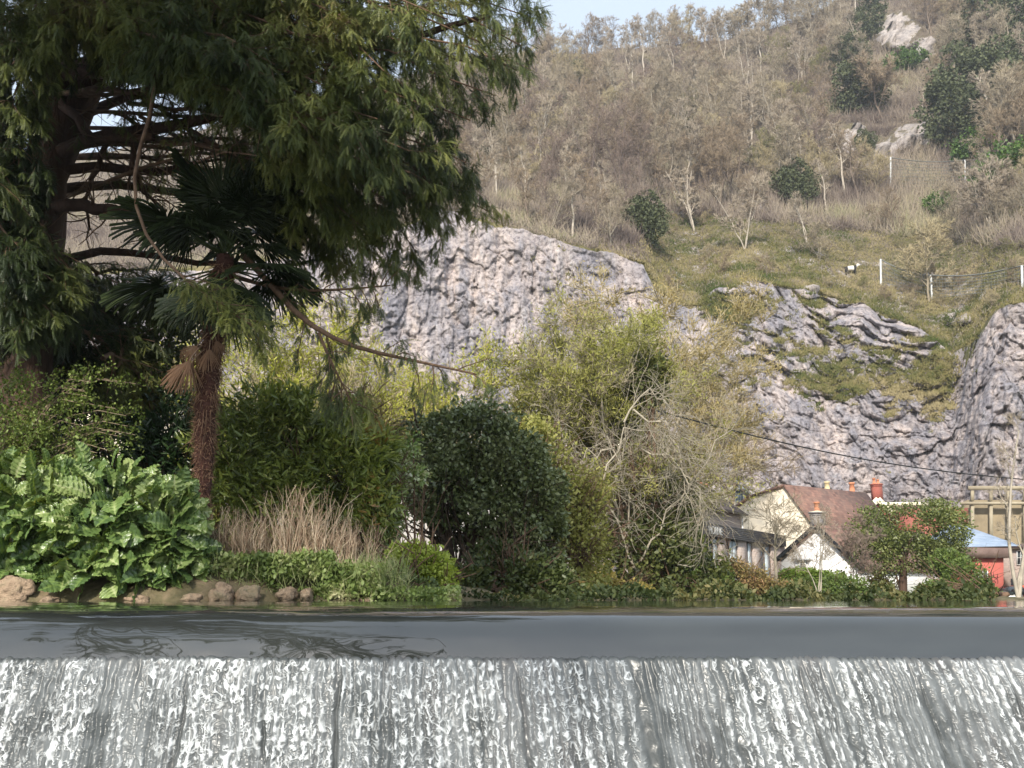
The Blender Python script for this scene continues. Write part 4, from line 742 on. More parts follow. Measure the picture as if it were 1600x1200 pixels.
ps = np.concatenate([b_[:, 1], b_[:, 2], a_[:, 2], a_[:, 3], a_[:, 4]]); ps = np.repeat(ps, 3, 0) + rng.normal(size=(len(ps) * 3, 3)) * .025
g = G(); g.stamp(LEAF[0], LEAF[1], ps, randrot(len(ps), 1.2), U(.025, .05, len(ps)), U(.1, 1, len(ps))); g.obj('foliage', leafmat('tiny_leaf', [(0, (.05, .08, .015)), (.5, (.12, .17, .035)), (1, (.24, .30, .08))], .5, .3, .4, 2, .2), root)
# green sheet fence
g = G(); p0 = P(-40, 900, 13.2); n_ = 44
for i in range(n_): g.box((p0[0] + i * .075, 13.2 + (.012 if i % 2 else 0), .95), (.0745, .02, 1.9), .5)
fo = g.obj('sheet_panel', surfmat('green_metal', (.010, .035, .03), (.018, .05, .042), 2, .5, .1)); fr_ = empty('metal_fence', (p0[0], 13.2, 0), 'dark green ribbed metal fence behind the big leaved plant', 'fence'); fo.parent = fr_; fo.location = tuple(-x for x in fr_.location)
g = G()
for i in (0, 15, 30, 43): g.box((p0[0] + i * .075, 13.15, .97), (.05, .05, 2.0), .5)
q = g.obj('post', surfmat('green_post', (.010, .03, .025), (.015, .04, .035), 2, .5, 0)); q.parent = fr_; q.location = tuple(-x for x in fr_.location)
# ---- big lobed leaves by the water (acanthus)
def acanthus(seed):
    r_ = np.random.default_rng(seed); NT = 49; V = []; Fq = []; A = []
    lob = 6.0; bend = r_.uniform(.5, 1.1); tw = r_.normal() * .25
    for i in range(NT):
        t = i / (NT - 1); ph = (t * lob) % 1.0; env = math.sin(math.pi * min(t * .93 + .07, 1) ** .85) ** .8 * .33 + .012
        prof = .30 + .70 * (math.sin(math.pi * ph) ** .7); tooth = 1 + .12 * math.sin(t * lob * 2 * math.pi * 3)
        wv = env * prof * tooth; y = t; zc = -bend * .45 * t ** 2 + .10 * t
        V.append([0, y, zc]); A.append(.78)
        for sg in (-1, 1):
            for m_, fw in ((.33, .25), (.66, .55), (1.0, 1.0)):
                x = sg * wv * m_; fwd = .10 * fw * env * 3 * (.4 + ph * 1.0); rz = .05 * math.sin(math.pi * ph) * m_ - .16 * (wv * m_) ** 2 * 4 + .03 * math.sin(t * 37 + sg) * m_ + .05 * m_
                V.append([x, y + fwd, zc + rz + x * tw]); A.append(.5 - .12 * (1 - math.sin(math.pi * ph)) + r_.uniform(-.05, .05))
    for i in range(NT - 1):
        a = i * 7; b = a + 7
        for off in (1, 4):
            ch = [0, off, off + 1, off + 2]
            for k in range(3):
                q = [a + ch[k], a + ch[k + 1], b + ch[k + 1], b + ch[k]]; Fq.append(q if off == 4 else q[::-1])
    return np.array(V), np.array(Fq), np.array(A)
acm = None
def acmat():
    m, n, out = newmat('acanthus_leaf'); nz = noise(n, 9, 4); v = attr(n); vv = math_(n, 'ADD', v, math_(n, 'MULTIPLY', math_(n, 'SUBTRACT', nz, .5), .5))
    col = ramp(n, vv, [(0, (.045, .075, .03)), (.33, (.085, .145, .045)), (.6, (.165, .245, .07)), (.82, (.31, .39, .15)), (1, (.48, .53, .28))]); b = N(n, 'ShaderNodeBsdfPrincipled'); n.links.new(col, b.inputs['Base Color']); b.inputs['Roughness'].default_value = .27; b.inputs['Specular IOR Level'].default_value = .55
    bp = N(n, 'ShaderNodeBump'); bp.inputs['Strength'].default_value = .6; bp.inputs['Distance'].default_value = .02; n.links.new(noise(n, 22, 3), bp.inputs['Height']); n.links.new(bp.outputs[0], b.inputs['Normal'])
    t = N(n, 'ShaderNodeBsdfTranslucent'); n.links.new(mixrgb(n, 1.0, col, (1.2, 1.1, .4), 'MULTIPLY'), t.inputs[0]); mx = N(n, 'ShaderNodeMixShader'); mx.inputs[0].default_value = .22; n.links.new(b.outputs[0], mx.inputs[1]); n.links.new(t.outputs[0], mx.inputs[2]); n.links.new(mx.outputs[0], out.inputs[0]); return m
acm = acmat(); tpls = [acanthus(s) for s in range(8)]
def acplant(cx, top, rx, n, lab, seed, Y=9.9):
    org = P(cx, 940, Y + .3); org[2] = .1; root = empty('acanthus_plant', org, lab, 'plant'); g = G(); gs = G(); r_ = np.random.default_rng(seed)
    hi = (940 - top) / F * Y
    for i in range(n):
        an = r_.uniform(math.pi * .95, math.pi * 2.05); u = r_.random() ** .6; h = r_.random(); rad = math.sqrt(max(0, 1 - (h * .93) ** 2.6)) * (.72 + .28 * u)
        dx = math.cos(an); dy = math.sin(an); b0 = org + np.array([dx * rad * rx / F * Y, .28 + dy * rad * rx / F * Y * .62, h * hi * .97 + .02]) + r_.normal(size=3) * .03
        L = r_.uniform(.17, .35) * (1 - .2 * (h > .8)); el = r_.uniform(-.5, .55) + .75 * (h > .72); d = np.array([[dx * .7 + r_.normal() * .5, dy * .55 - .35 + r_.normal() * .35, el]])
        V, Fq, A = tpls[i % 8]; Rm = frame(d, (r_.normal() * .7, -.8, .55)); s_ = np.array([[L * r_.uniform(.9, 1.25), L, L]]); 
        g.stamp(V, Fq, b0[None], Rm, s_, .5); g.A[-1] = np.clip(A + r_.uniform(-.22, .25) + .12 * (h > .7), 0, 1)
        if i % 2 == 0: gs.tubes(np.array([[org + np.array([dx * .1, .5, 0]), (org + b0) / 2 + np.array([0, .1, .12]), b0]]), np.array([[.012, .009, .007]]), 5, .5)
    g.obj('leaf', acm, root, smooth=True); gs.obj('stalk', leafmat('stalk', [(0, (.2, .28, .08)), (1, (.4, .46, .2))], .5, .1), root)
    return root
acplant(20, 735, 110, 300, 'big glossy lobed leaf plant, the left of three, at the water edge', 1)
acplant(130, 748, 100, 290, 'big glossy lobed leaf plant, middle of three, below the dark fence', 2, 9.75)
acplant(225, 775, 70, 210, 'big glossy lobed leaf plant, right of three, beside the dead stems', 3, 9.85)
acplant(78, 722, 45, 34, 'pale young shoot of the lobed leaf plant standing above the rest', 4, 9.9)
# ---------------------------------------------------------------- village
CAMV = np.array([0, 0, CAMZ])
def onplane(px, py, A, Bp):
    """photo point -> point on the vertical plane through ground points A, Bp"""
    n_ = np.array([Bp[1] - A[1], -(Bp[0] - A[0]), 0.]); D = P(px, py, 1.0) - CAMV; t = ((np.array([A[0], A[1], 0]) - CAMV) @ n_) / (D @ n_); return CAMV + np.asarray(t)[..., None] * D
def gpt(px, Y): q = P(px, 930, Y); return np.array([q[0], q[1]])
def prism(g, pts, ext, a=.5, mi=0):
    """closed prism: polygon pts (k,3) pushed by vector ext"""
    pts = np.array(pts); k = len(pts); V = np.concatenate([pts, pts + np.array(ext)]); g.add(V, np.zeros((0, 4), int), a, mi); s = g.n - 2 * k
    g.F.append((np.array([[s + i for i in range(k)]]), np.array([mi], np.int32))); g.F.append((np.array([[s + k + i for i in range(k)][::-1]]), np.array([mi], np.int32)))
    for i in range(k): j = (i + 1) % k; g.F.append((np.array([[s + i, s + k + i, s + k + j, s + j]]), np.array([mi], np.int32)))
    return g
def unit(v): v = np.array(v, float); return v / np.linalg.norm(v)
def tilemat(name, c1, c2, c3, scale=3.0):
    m, n, out = newmat(name); pos = N(n, 'ShaderNodeNewGeometry').outputs['Position']
    br = N(n, 'ShaderNodeTexBrick'); br.inputs['Scale'].default_value = scale; br.inputs['Mortar Size'].default_value = .012; br.inputs['Color1'].default_value = (*c1, 1); br.inputs['Color2'].default_value = (*c2, 1); br.inputs['Mortar'].default_value = (*[x * .35 for x in c1], 1); br.inputs['Brick Width'].default_value = .7; br.inputs['Row Height'].default_value = .5
    sx = N(n, 'ShaderNodeSeparateXYZ'); n.links.new(pos, sx.inputs[0]); cx = N(n, 'ShaderNodeCombineXYZ'); n.links.new(math_(n, 'ADD', sx.outputs[0], math_(n, 'MULTIPLY', sx.outputs[1], .7)), cx.inputs[0]); n.links.new(math_(n, 'MULTIPLY', sx.outputs[2], 1.3), cx.inputs[1]); n.links.new(cx.outputs[0], br.inputs['Vector'])
    col = mixrgb(n, ramp(n, noise(n, 1.1, 5, .7, None, pos), [(.4, (0, 0, 0)), (.7, (.7,) * 3)]), br.outputs[0], c3)
    b = N(n, 'ShaderNodeBsdfPrincipled'); n.links.new(col, b.inputs['Base Color']); b.inputs['Roughness'].default_value = .85; bp = N(n, 'ShaderNodeBump'); bp.inputs['Strength'].default_value = .5; bp.inputs['Distance'].default_value = .04; n.links.new(br.outputs['Fac'], bp.inputs['Height']); bp.invert = True; n.links.new(bp.outputs[0], b.inputs['Normal']); n.links.new(b.outputs[0], out.inputs[0]); return m
redtile = tilemat('red_roof_tile', (.29, .16, .12), (.15, .08, .065), (.15, .11, .09), 2.0); darktile = tilemat('dark_roof_tile', (.14, .10, .09), (.10, .075, .07), (.16, .12, .10)); brick = tilemat('red_brick', (.36, .10, .07), (.28, .08, .06), (.30, .13, .10), 8); orangebrick = tilemat('orange_brick', (.45, .20, .12), (.38, .15, .09), (.5, .3, .2), 8)
slate = tilemat('blue_slate', (.30, .37, .47), (.24, .31, .42), (.42, .48, .56)); rubble = tilemat('rubble_stone', (.42, .33, .28), (.33, .28, .26), (.48, .41, .36), 2.6); greystone = tilemat('grey_stone', (.2, .19, .19), (.26, .24, .23), (.3, .28, .27), 4)
cream = surfmat('cream_render', (.62, .54, .42), (.74, .66, .53), 1.2, .9, .3, 8, None, (.66, .60, .50)); white = surfmat('white_render', (.70, .69, .68), (.82, .81, .80), 1.5, .9, .2, 8); creamtrim = surfmat('cream_paint', (.72, .66, .48), (.8, .75, .58), 2, .6, 0); redrend = surfmat('red_render', (.44, .11, .09), (.52, .15, .12), 1.5, .9, .2)
darkwood = surfmat('dark_weatherboard', (.045, .045, .05), (.10, .095, .095), 6, .7, .6, 12, (.3, .3, 6)); glassd = surfmat('window_glass', (.02, .025, .03), (.06, .07, .08), 2, .08, 0, spec=.8); glassp = surfmat('pale_glass', (.38, .44, .47), (.5, .56, .58), 2, .15, 0, spec=.6); whitep = surfmat('white_paint', (.75, .75, .74), (.82, .82, .8), 2, .5, 0); terra = surfmat('terracotta_pot', (.45, .18, .10), (.55, .25, .14), 4, .8, 0); buffpot = surfmat('buff_pot', (.55, .45, .26), (.62, .52, .33), 4, .8, 0); tanc = surfmat('tan_concrete', (.28, .24, .17), (.38, .33, .24), 1.5, .9, .2); lead = surfmat('grey_metal', (.3, .32, .34), (.42, .44, .46), 3, .5, 0); blackm = surfmat('black_plastic', (.01, .01, .012), (.02, .02, .022), 3, .4, 0)
def house(name, lab, A, Bp, prof, back, wallm, roofm, roof_edges, org=None, th=.14, over=.22, cat='house', eave=.25):
    org = np.array([(A[0] + Bp[0]) / 2, (A[1] + Bp[1]) / 2, 0]); root = empty(name, org, lab, cat); pts = [onplane(x, y, A, Bp) for x, y in prof]
    g1 = G(); prism(g1, pts, back); g1.obj('wall', wallm, root); bu = unit(back); g2 = G()
    for i, j in roof_edges:
        a, b = pts[i], pts[j]; d = unit(b - a); nr = np.cross(d, bu); nr *= np.sign(nr[2]); a2 = a - d * (0 if i in ridge_idx(prof) else eave) - bu * over; b2 = b + d * (0 if j in ridge_idx(prof) else eave) - bu * over; L = np.array(back) + bu * 2 * over
        q = [a2 + nr * .01, b2 + nr * .01, b2 + nr * (th + .01), a2 + nr * (th + .01)]; prism(g2, q, L)
    rf = g2.obj('roof', roofm, root); return root, pts, rf
def ridge_idx(prof): ys = [p_[1] for p_ in prof]; return [i for i, y in enumerate(ys) if y == min(ys)]
def quadpanel(g, A, Bp, x0, y0, x1, y1, off=.03, th=.05, a=.5, mi=0):
    nrmv = unit([Bp[1] - A[1], -(Bp[0] - A[0]), 0]); nrmv *= -np.sign(nrmv[1]); q = [onplane(*c, A, Bp) + nrmv * off for c in ((x0, y0), (x1, y0), (x1, y1), (x0, y1))]; prism(g, q, nrmv * th, a, mi)
def window(root, A, Bp, x0, y0, x1, y1, bars=1, frame_m=None, glass=None, off=0.0, sill=False):
    g1 = G(); quadpanel(g1, A, Bp, x0, y0, x1, y1, off + .01, .03); w_ = g1.obj('window', glass or glassd, root); g2 = G(); t = min(x1 - x0, y1 - y0) * .1
    for a in ((x0 - t, y0 - t, x1 + t, y0), (x0 - t, y1, x1 + t, y1 + t), (x0 - t, y0, x0, y1), (x1, y0, x1 + t, y1)): quadpanel(g2, A, Bp, *a, off + .01, .08)
    for i in range(bars): xm = x0 + (x1 - x0) * (i + 1) / (bars + 1); quadpanel(g2, A, Bp, xm - t * .3, y0, xm + t * .3, y1, off + .04, .03)
    ym = (y0 + y1) / 2; quadpanel(g2, A, Bp, x0, ym - t * .3, x1, ym + t * .3, off + .045, .03)
    f = g2.obj('frame', frame_m or whitep, w_)
    if sill: g3 = G(); quadpanel(g3, A, Bp, x0 - t * 2, y1 + t, x1 + t * 2, y1 + t * 2.2, off, .16); g3.obj('sill', frame_m or whitep, w_)
    return w_
def chimney(root, px, ytop, ybot, wpx, Y, mat, pots=(), capm=None, rot=.6):
    c = P(px, ytop, Y); b = P(px, ybot, Y); wv = wpx / F * Y; g1 = G(); g1.box((c[0], Y, (c[2] + b[2]) / 2), (wv, wv * .75, c[2] - b[2]), rz=rot); g1.box((c[0], Y, c[2] - wv * .02), (wv * 1.18, wv * .93, wv * .12), rz=rot); g1.box((c[0], Y, c[2] - wv * .22), (wv * 1.08, wv * .83, wv * .08), rz=rot); ch = g1.obj('chimney', mat, root)
    g3 = G(); g3.box((c[0], Y, c[2] + wv * .06), (wv * 1.0, wv * .75, wv * .08), rz=rot); g3.obj('chimney_cap', capm or cream, ch)
    for dx, h, m_, r_ in pots:
        r_ = r_ / F * Y; h = h / F * Y; q = np.array([[[c[0] + dx / F * Y, Y, c[2] + wv * .08 + t * h] for t in (0, .08, .1, .82, .84, 1, 1, .7)]]); gp = G(); gp.tubes(q, np.array([[r_ * 1.15, r_ * 1.15, r_ * .95, r_ * .8, r_ * 1.05, r_, r_ * .7, r_ * .6]]), 12); gp.obj('chimney_pot', m_, ch, smooth=False)
    return ch
# cream gabled house with red roof
A, Bp = gpt(1148, 74), gpt(1276, 68); d_ = unit([Bp[0] - A[0], Bp[1] - A[1], 0]); bk = np.array([-d_[1], d_[0], 0]) * 9.5
root, pts, rf = house('cream_house', 'large cream rendered gable with a long red tiled roof behind the small bare tree', A, Bp, [(1150, 935), (1150, 795), (1172, 778), (1226, 760), (1272, 822), (1276, 935)], bk, cream, redtile, [(1, 2), (2, 3), (3, 4)], cat='house')
chimney(root, 1293, 769, 800, 19, 76, orangebrick, [(0, 15, buffpot, 4.5)], creamtrim)
# white cottage
A2, B2 = gpt(1221, 61.5), gpt(1347, 57); d2 = unit([B2[0] - A2[0], B2[1] - A2[1], 0]); bk2 = np.array([-d2[1], d2[0], 0]) * 11.5
root, pts, rf = house('white_cottage', 'white cottage gable with dark verge and grey chimney above the bright hedge', A2, B2, [(1221, 940), (1221, 874), (1278, 824), (1347, 888), (1347, 940)], bk2, white, redtile, [(1, 2), (2, 3)], th=.18)
chimney(root, 1277, 801, 832, 19, 60.5, greystone, [(0, 15, terra, 4.6)], creamtrim)
g = G()
for i, j in ((1, 2), (2, 3)):
    a, b = pts[i], pts[j]; d = unit(b - a); nn_ = np.cross(d, unit(bk2)); nn_ *= np.sign(nn_[2]); pa = a - unit(bk2) * .24 - nn_ * .06 - d * (.25 if i == 1 else 0); pb_ = b - unit(bk2) * .24 - nn_ * .06 + d * (.25 if j == 3 else 0); prism(g, [pa, pb_, pb_ + nn_ * .27, pa + nn_ * .27], -unit(bk2) * .05)
g.obj('verge_board', blackm, root)
window(root, A2, B2, 1251, 878, 1259, 884, 1, None, None); g = G(); quadpanel(g, A2, B2, 1244, 873, 1267, 875.5, .02, .25); g.obj('lintel', lead, root)
C2 = np.array([B2[0] + bk2[0], B2[1] + bk2[1]])
for x0, y0, x1, y1 in [(1352, 884, 1358, 899), (1376, 888, 1382, 905), (1400, 893, 1408, 906)]: window(root, B2, C2, x0, y0, x1, y1, 1, None, None, sill=True)
g = G(); quadpanel(g, B2, C2, 1358, 918, 1364, 935, .02, .04); g.obj('door', glassd, root)
g = G(); quadpanel(g, B2, C2, 1355, 914, 1368, 917, .02, .5); g.obj('porch', lead, root)
# stone building with flat roofed front and sign
A3, B3 = gpt(1070, 50), gpt(1228, 64.5); d3 = unit([B3[0] - A3[0], B3[1] - A3[1], 0]); bk3 = np.array([-d3[1], d3[0], 0])
org = np.array([*((A3 + B3) / 2), 0]); root = empty('stone_building', org, 'rubble stone building with dark boarded fascia sign and tall windows between piers', 'building')
def zat(px, py, A, Bp): return onplane(px, py, A, Bp)[2]
zt, zb = zat(1105, 817, A3, B3), zat(1105, 838, A3, B3)
L3 = np.linalg.norm(B3 - A3); base3 = np.array([*A3, 0]); D3 = np.array([*d3[:2], 0])
g = G(); prism(g, [base3 + bk3 * .12, base3 + D3 * L3 + bk3 * .12, base3 + D3 * L3 + bk3 * .12 + [0, 0, zb], base3 + bk3 * .12 + [0, 0, zb]], bk3 * 2.0, .5); g.obj('back_wall', blackm, root)
g = G(); prism(g, [base3 - bk3 * .15 + [0, 0, zb], base3 + D3 * (L3 + .2) - bk3 * .15 + [0, 0, zb], base3 + D3 * (L3 + .2) - bk3 * .15 + [0, 0, zt], base3 - bk3 * .15 + [0, 0, zt]], bk3 * 3.2)
for i in range(7): z_ = zb + (zt - zb) * (i + .5) / 7; prism(g, [base3 - bk3 * .17 + [0, 0, z_ - (zt - zb) / 16], base3 + D3 * (L3 + .2) - bk3 * .17 + [0, 0, z_ - (zt - zb) / 16], base3 + D3 * (L3 + .2) - bk3 * .17 + [0, 0, z_ + (zt - zb) / 16], base3 - bk3 * .17 + [0, 0, z_ + (zt - zb) / 16]], bk3 * .018)
g.obj('fascia', darkwood, root)
def s3(px): q = onplane(px, 880, A3, B3); return (q - base3) @ D3
for x0, x1 in [(1098, 1104), (1125, 1136), (1155, 1168), (1178, 1190), (1206, 1228)]:
    a, b = s3(x0), s3(x1); g = G(); prism(g, [base3 + D3 * a, base3 + D3 * b, base3 + D3 * b + [0, 0, zb - .004], base3 + D3 * a + [0, 0, zb - .004]], bk3 * .115); g.obj('pier', rubble, root)
for x0, x1, m_ in [(1104.5, 1112, 0), (1112, 1118, 0), (1118, 1124.5, 1), (1137, 1143, 0), (1143, 1149, 1), (1149, 1154.5, 1), (1168.5, 1172, 0), (1172, 1177.5, 1), (1190.5, 1198, 0), (1198, 1205.5, 1)]:
    a, b = s3(x0), s3(x1); g = G(); prism(g, [base3 + D3 * a + bk3 * .08 + [0, 0, .1], base3 + D3 * (b - .08) + bk3 * .08 + [0, 0, .1], base3 + D3 * (b - .08) + bk3 * .08 + [0, 0, zb - .08], base3 + D3 * a + bk3 * .08 + [0, 0, zb - .08]], bk3 * .03)
    g.obj('window', glassp if m_ else glassd, root)
# letters on the fascia
def letters(root, txt, start, dirv, up, h, mat, name='lettering', depth=.015):
    cu = bpy.data.curves.new('lettering_text', 'FONT'); cu.body = txt; cu.size = h * 1.35; cu.extrude = depth; tmp = bpy.data.objects.new('tmp', cu); C.objects.link(tmp); bpy.context.view_layer.update()
    me = bpy.data.meshes.new_from_object(tmp); bpy.data.objects.remove(tmp); me.materials.clear(); me.materials.append(mat); o = bpy.data.objects.new(name, me); C.objects.link(o); o.parent = root
    x = Vector(dirv); z = Vector(up); n_ = x.cross(z); M = Matrix((x, z, n_)).transposed().to_4x4(); M.translation = Vector(np.array(start) - WL[root.name]); o.matrix_basis = M; return o
lt0 = base3 + D3 * s3(1104) - bk3 * .2 + [0, 0, zb + (zt - zb) * .18]; letters(root, 'HORNE', lt0, D3, (0, 0, 1), (zt - zb) * .62, surfmat('pale_lettering', (.42, .42, .42), (.5, .5, .5), 2, .6, 0))
# upper storey behind the flat roof
A4, B4 = A3 + bk3[:2] * 2.6, B3 + bk3[:2] * 2.6; e0, e1 = (onplane(1060, 795, A4, B4) - [*A4, 0]) @ D3, (onplane(1157, 802, A4, B4) - [*A4, 0]) @ D3; b4 = np.array([*A4, 0]); ze = onplane(1157, 803, A4, B4)[2]
g = G(); prism(g, [b4 + D3 * e0 + [0, 0, zt - .5], b4 + D3 * e1 + [0, 0, zt - .5], b4 + D3 * e1 + [0, 0, ze], b4 + D3 * e0 + [0, 0, ze]], bk3 * 5); g.obj('upper_wall', rubble, root)
rz_ = ze + 1.9; pA = b4 + D3 * (e0 - .3) - bk3 * .3 + [0, 0, ze - .12]; rA = b4 + D3 * (e0 - .3) + bk3 * 2.4 + [0, 0, rz_]; bA = b4 + D3 * (e0 - .3) + bk3 * 5.2 + [0, 0, ze - .12]; Lr = D3 * (e1 - e0 + .6)
g = G(); prism(g, [pA, rA, rA + [0, 0, .16], pA + [0, 0, .16]], Lr); prism(g, [rA + [0, 0, .001], bA, bA + [0, 0, .16], rA + [0, 0, .161]], Lr); rf = g.obj('roof', darktile, root)
g = G(); g.tubes(np.array([[rA + [0, 0, .2], rA + Lr + [0, 0, .2]]]), np.array([[.12, .12]]), 8); g.obj('ridge_tiles', terra, rf)
g = G(); g.tubes(np.array([[pA + [0, 0, .05] - bk3 * .08, pA + Lr + [0, 0, .05] - bk3 * .08]]), np.array([[.09, .09]]), 8); g.obj('gutter', blackm, rf)
dp = b4 + D3 * (e1 - .05) - bk3 * .1; g = G(); g.tubes(np.array([[dp + [0, 0, zt], dp + [0, 0, ze]]]), np.array([[.06, .06]]), 6); g.obj('downpipe', whitep, root)
# dormer house behind
A5, B5 = gpt(1126, 80), gpt(1172, 80.5); root, pts, rf = house('dormer_house', 'pale stone house with a blue grey dormer window behind the dark roof', A5, B5, [(1126, 935), (1126, 770), (1143, 748), (1172, 778), (1172, 935)], np.array([2.0, 5, 0]), cream, lead, [(1, 2), (2, 3)]); window(root, A5, B5, 1147, 768, 1158, 783, 2, lead, surfmat('blue_glass', (.10, .15, .18), (.16, .22, .26), 2, .2, 0), off=.3); g = G(); quadpanel(g, A5, B5, 1145, 764, 1166, 767, .02, .9); g.obj('dormer_roof', lead, root)
# brick houses with cream bargeboards
def brickhouse(x, yt, wpx, hpx, Y, lab, backv, roofw=True):
    A, Bp = gpt(x - wpx, Y), gpt(x + wpx, Y - .4); root, pts, rf = house('brick_house', lab, A, Bp, [(x - wpx, 935), (x - wpx, yt + hpx), (x, yt + 4), (x + wpx, yt + hpx), (x + wpx, 935)], backv, brick, redtile, [(1, 2), (2, 3)], over=.3); g = G()
    for i, j in ((1, 2), (2, 3)):
        a, b = pts[i], pts[j]; d = unit(b - a); bu = unit(backv); nn_ = np.cross(d, bu); nn_ *= np.sign(nn_[2]); a2 = a - bu * .36 - d * (.3 if i == 1 else 0) - nn_ * .22; b2 = b - bu * .36 + d * (.3 if j == 3 else 0) - nn_ * .22; prism(g, [a2, b2, b2 + nn_ * .42, a2 + nn_ * .42], bu * .055)
    g.obj('bargeboard', creamtrim, root); return root
r5 = brickhouse(1313, 777, 17, 22, 80, 'small red brick gable with cream bargeboard left of the grey stone chimney', np.array([3., 7, 0]))
chimney(r5, 1332, 772, 800, 15, 82, greystone, [(0, 17, terra, 4.6)], creamtrim, .2)
r6 = brickhouse(1371, 776, 20, 24, 78, 'red brick gable with cream bargeboard under the tall red chimney', np.array([1.5, 7, 0]))
chimney(r6, 1369, 757, 785, 14, 81, brick, [(-3, 9, terra, 2.6), (3, 7, terra, 2.4)], terra, .1)
A7, B7 = gpt(1385, 79), gpt(1462, 80); g = G(); root = empty('terrace_house', (*((A7 + B7) / 2), 0), 'long low red house with cream topped roof behind the round evergreen tree', 'house'); quadpanel(g, A7, B7, 1385, 800, 1462, 935, 0, 4); g.obj('wall', brick, root); g = G(); quadpanel(g, A7, B7, 1383, 791, 1464, 800, -.2, .35); g.obj('roof', redtile, root); g = G(); quadpanel(g, A7, B7, 1383, 785, 1464, 790.6, -.3, .5); g.obj('parapet', creamtrim, root)
# red building with blue slate roof
A8, B8 = gpt(1492, 62), gpt(1568, 60); bk8 = np.array([.3, 7, 0]); org = np.array([*((A8 + B8) / 2), 0]); root = empty('red_building', org, 'red rendered building with blue grey slate roof behind the bare pale birch', 'building')
g = G(); prism(g, [onplane(x, y, A8, B8) for x, y in ((1492, 940), (1492, 868), (1568, 868), (1568, 940))], bk8); g.obj('wall', redrend, root)
g = G(); q = [onplane(x, y, A8, B8) for x, y in ((1486, 872), (1572, 872), (1572, 857), (1486, 855))]; prism(g, [p_ - np.array([0, .5, 0]) for p_ in q], np.array([0, .6, 0])); g.obj('canopy', surfmat('brown_canopy', (.12, .08, .07), (.2, .14, .12), 2, .8, .3), root)
g = G(); e = [onplane(x, y, A8, B8) for x, y in ((1488, 855), (1596, 853))]; t_ = [onplane(x, y, A8, B8) + np.array([0, 4., 0]) * 1.0 for x, y in ((1530, 812), (1548, 812))]; bb = [e[1] + np.array([0, 8, 0]), e[0] + np.array([0, 8, 0])]
g.add(np.array([e[0], e[1], bb[0], bb[1], t_[0], t_[1]]), [[0, 1, 5, 4], [2, 3, 4, 5]]); g.F.append((np.array([[g.n - 6 + 1, g.n - 6 + 2, g.n - 6 + 5]]), np.array([0], np.int32))); g.F.append((np.array([[g.n - 6 + 3, g.n - 6 + 0, g.n - 6 + 4]]), np.array([0], np.int32))); rf = g.obj('roof', slate, root)
window(root, A8, B8, 1530, 893, 1543, 914, 1)
g = G()       # painted emblem: an open arch with three points over a curl
for th0, th1, r0_, r1_, cy in [(math.radians(-25), math.radians(205), 6.5, 8.2, 909), (math.radians(0), math.radians(180), 3.0, 4.2, 911)]:
    n_ = 16
    for i in range(n_):
        a, b = th0 + (th1 - th0) * i / n_, th0 + (th1 - th0) * (i + 1) / n_; w_ = 1.0 if cy == 911 else (.35 + .65 * math.sin(math.pi * (i + .5) / n_)); r2_ = r0_ + (r1_ - r0_) * w_
        prism(g, [onplane(1552 + math.cos(x) * r_, cy - math.sin(x) * r_, A8, B8) + np.array([0, -.03, 0]) for x, r_ in ((a, r0_), (b, r0_), (b, r2_), (a, r2_))], np.array([0, .02, 0]))
for x in (1545.5, 1552, 1558.5): prism(g, [onplane(x + dx, y, A8, B8) + np.array([0, -.03, 0]) for dx, y in ((-1.1, 903 - (x == 1552) * 2), (1.1, 903 - (x == 1552) * 2), (0, 896 - (x == 1552) * 3))], np.array([0, .02, 0]))
g.obj('emblem', surfmat('emblem_paint', (.16, .03, .035), (.2, .05, .05), 3, .8, 0), root)
# stone building right edge, tan terrace
A9, B9 = gpt(1568, 63), gpt(1660, 61); root = empty('stone_house', (*((A9 + B9) / 2), 0), 'brown rubble house at the right edge behind the birch trunk', 'house'); g = G(); prism(g, [onplane(x, y, A9, B9) for x, y in ((1568, 940), (1568, 858), (1660, 856), (1660, 940))], np.array([0, 5, 0])); g.obj('wall', rubble, root); window(root, A9, B9, 1590, 861, 1600, 882, 1); g = G(); quadpanel(g, A9, B9, 1580, 904, 1598, 940, .02, .05); g.obj('doorway', glassd, root); g = G(); quadpanel(g, A9, B9, 1564, 850, 1664, 857, -.3, .7); g.obj('roof', darktile, root)
A10, B10 = gpt(1500, 80), gpt(1680, 78); root = empty('terrace_block', (*((A10 + B10) / 2), 0), 'tan concrete block with two long balcony beams below the right crag', 'building')
g = G(); quadpanel(g, A10, B10, 1514, 780, 1680, 935, -3.0, 2.4); g.obj('wall', surfmat('tan_wall', (.22, .18, .12), (.32, .26, .17), 1.2, .9, .3), root)
g = G(); quadpanel(g, A10, B10, 1512, 760, 1680, 766, 0, .4); quadpanel(g, A10, B10, 1500, 785, 1680, 789, 0, .5); g.obj('balcony_beam', tanc, root)
for x in (1516, 1545, 1572, 1598, 1630): g = G(); quadpanel(g, A10, B10, x, 767, x + 5, 783, .02, .3); quadpanel(g, A10, B10, x, 790, x + 5, 850, .02, .3); g.obj('post', tanc, root)
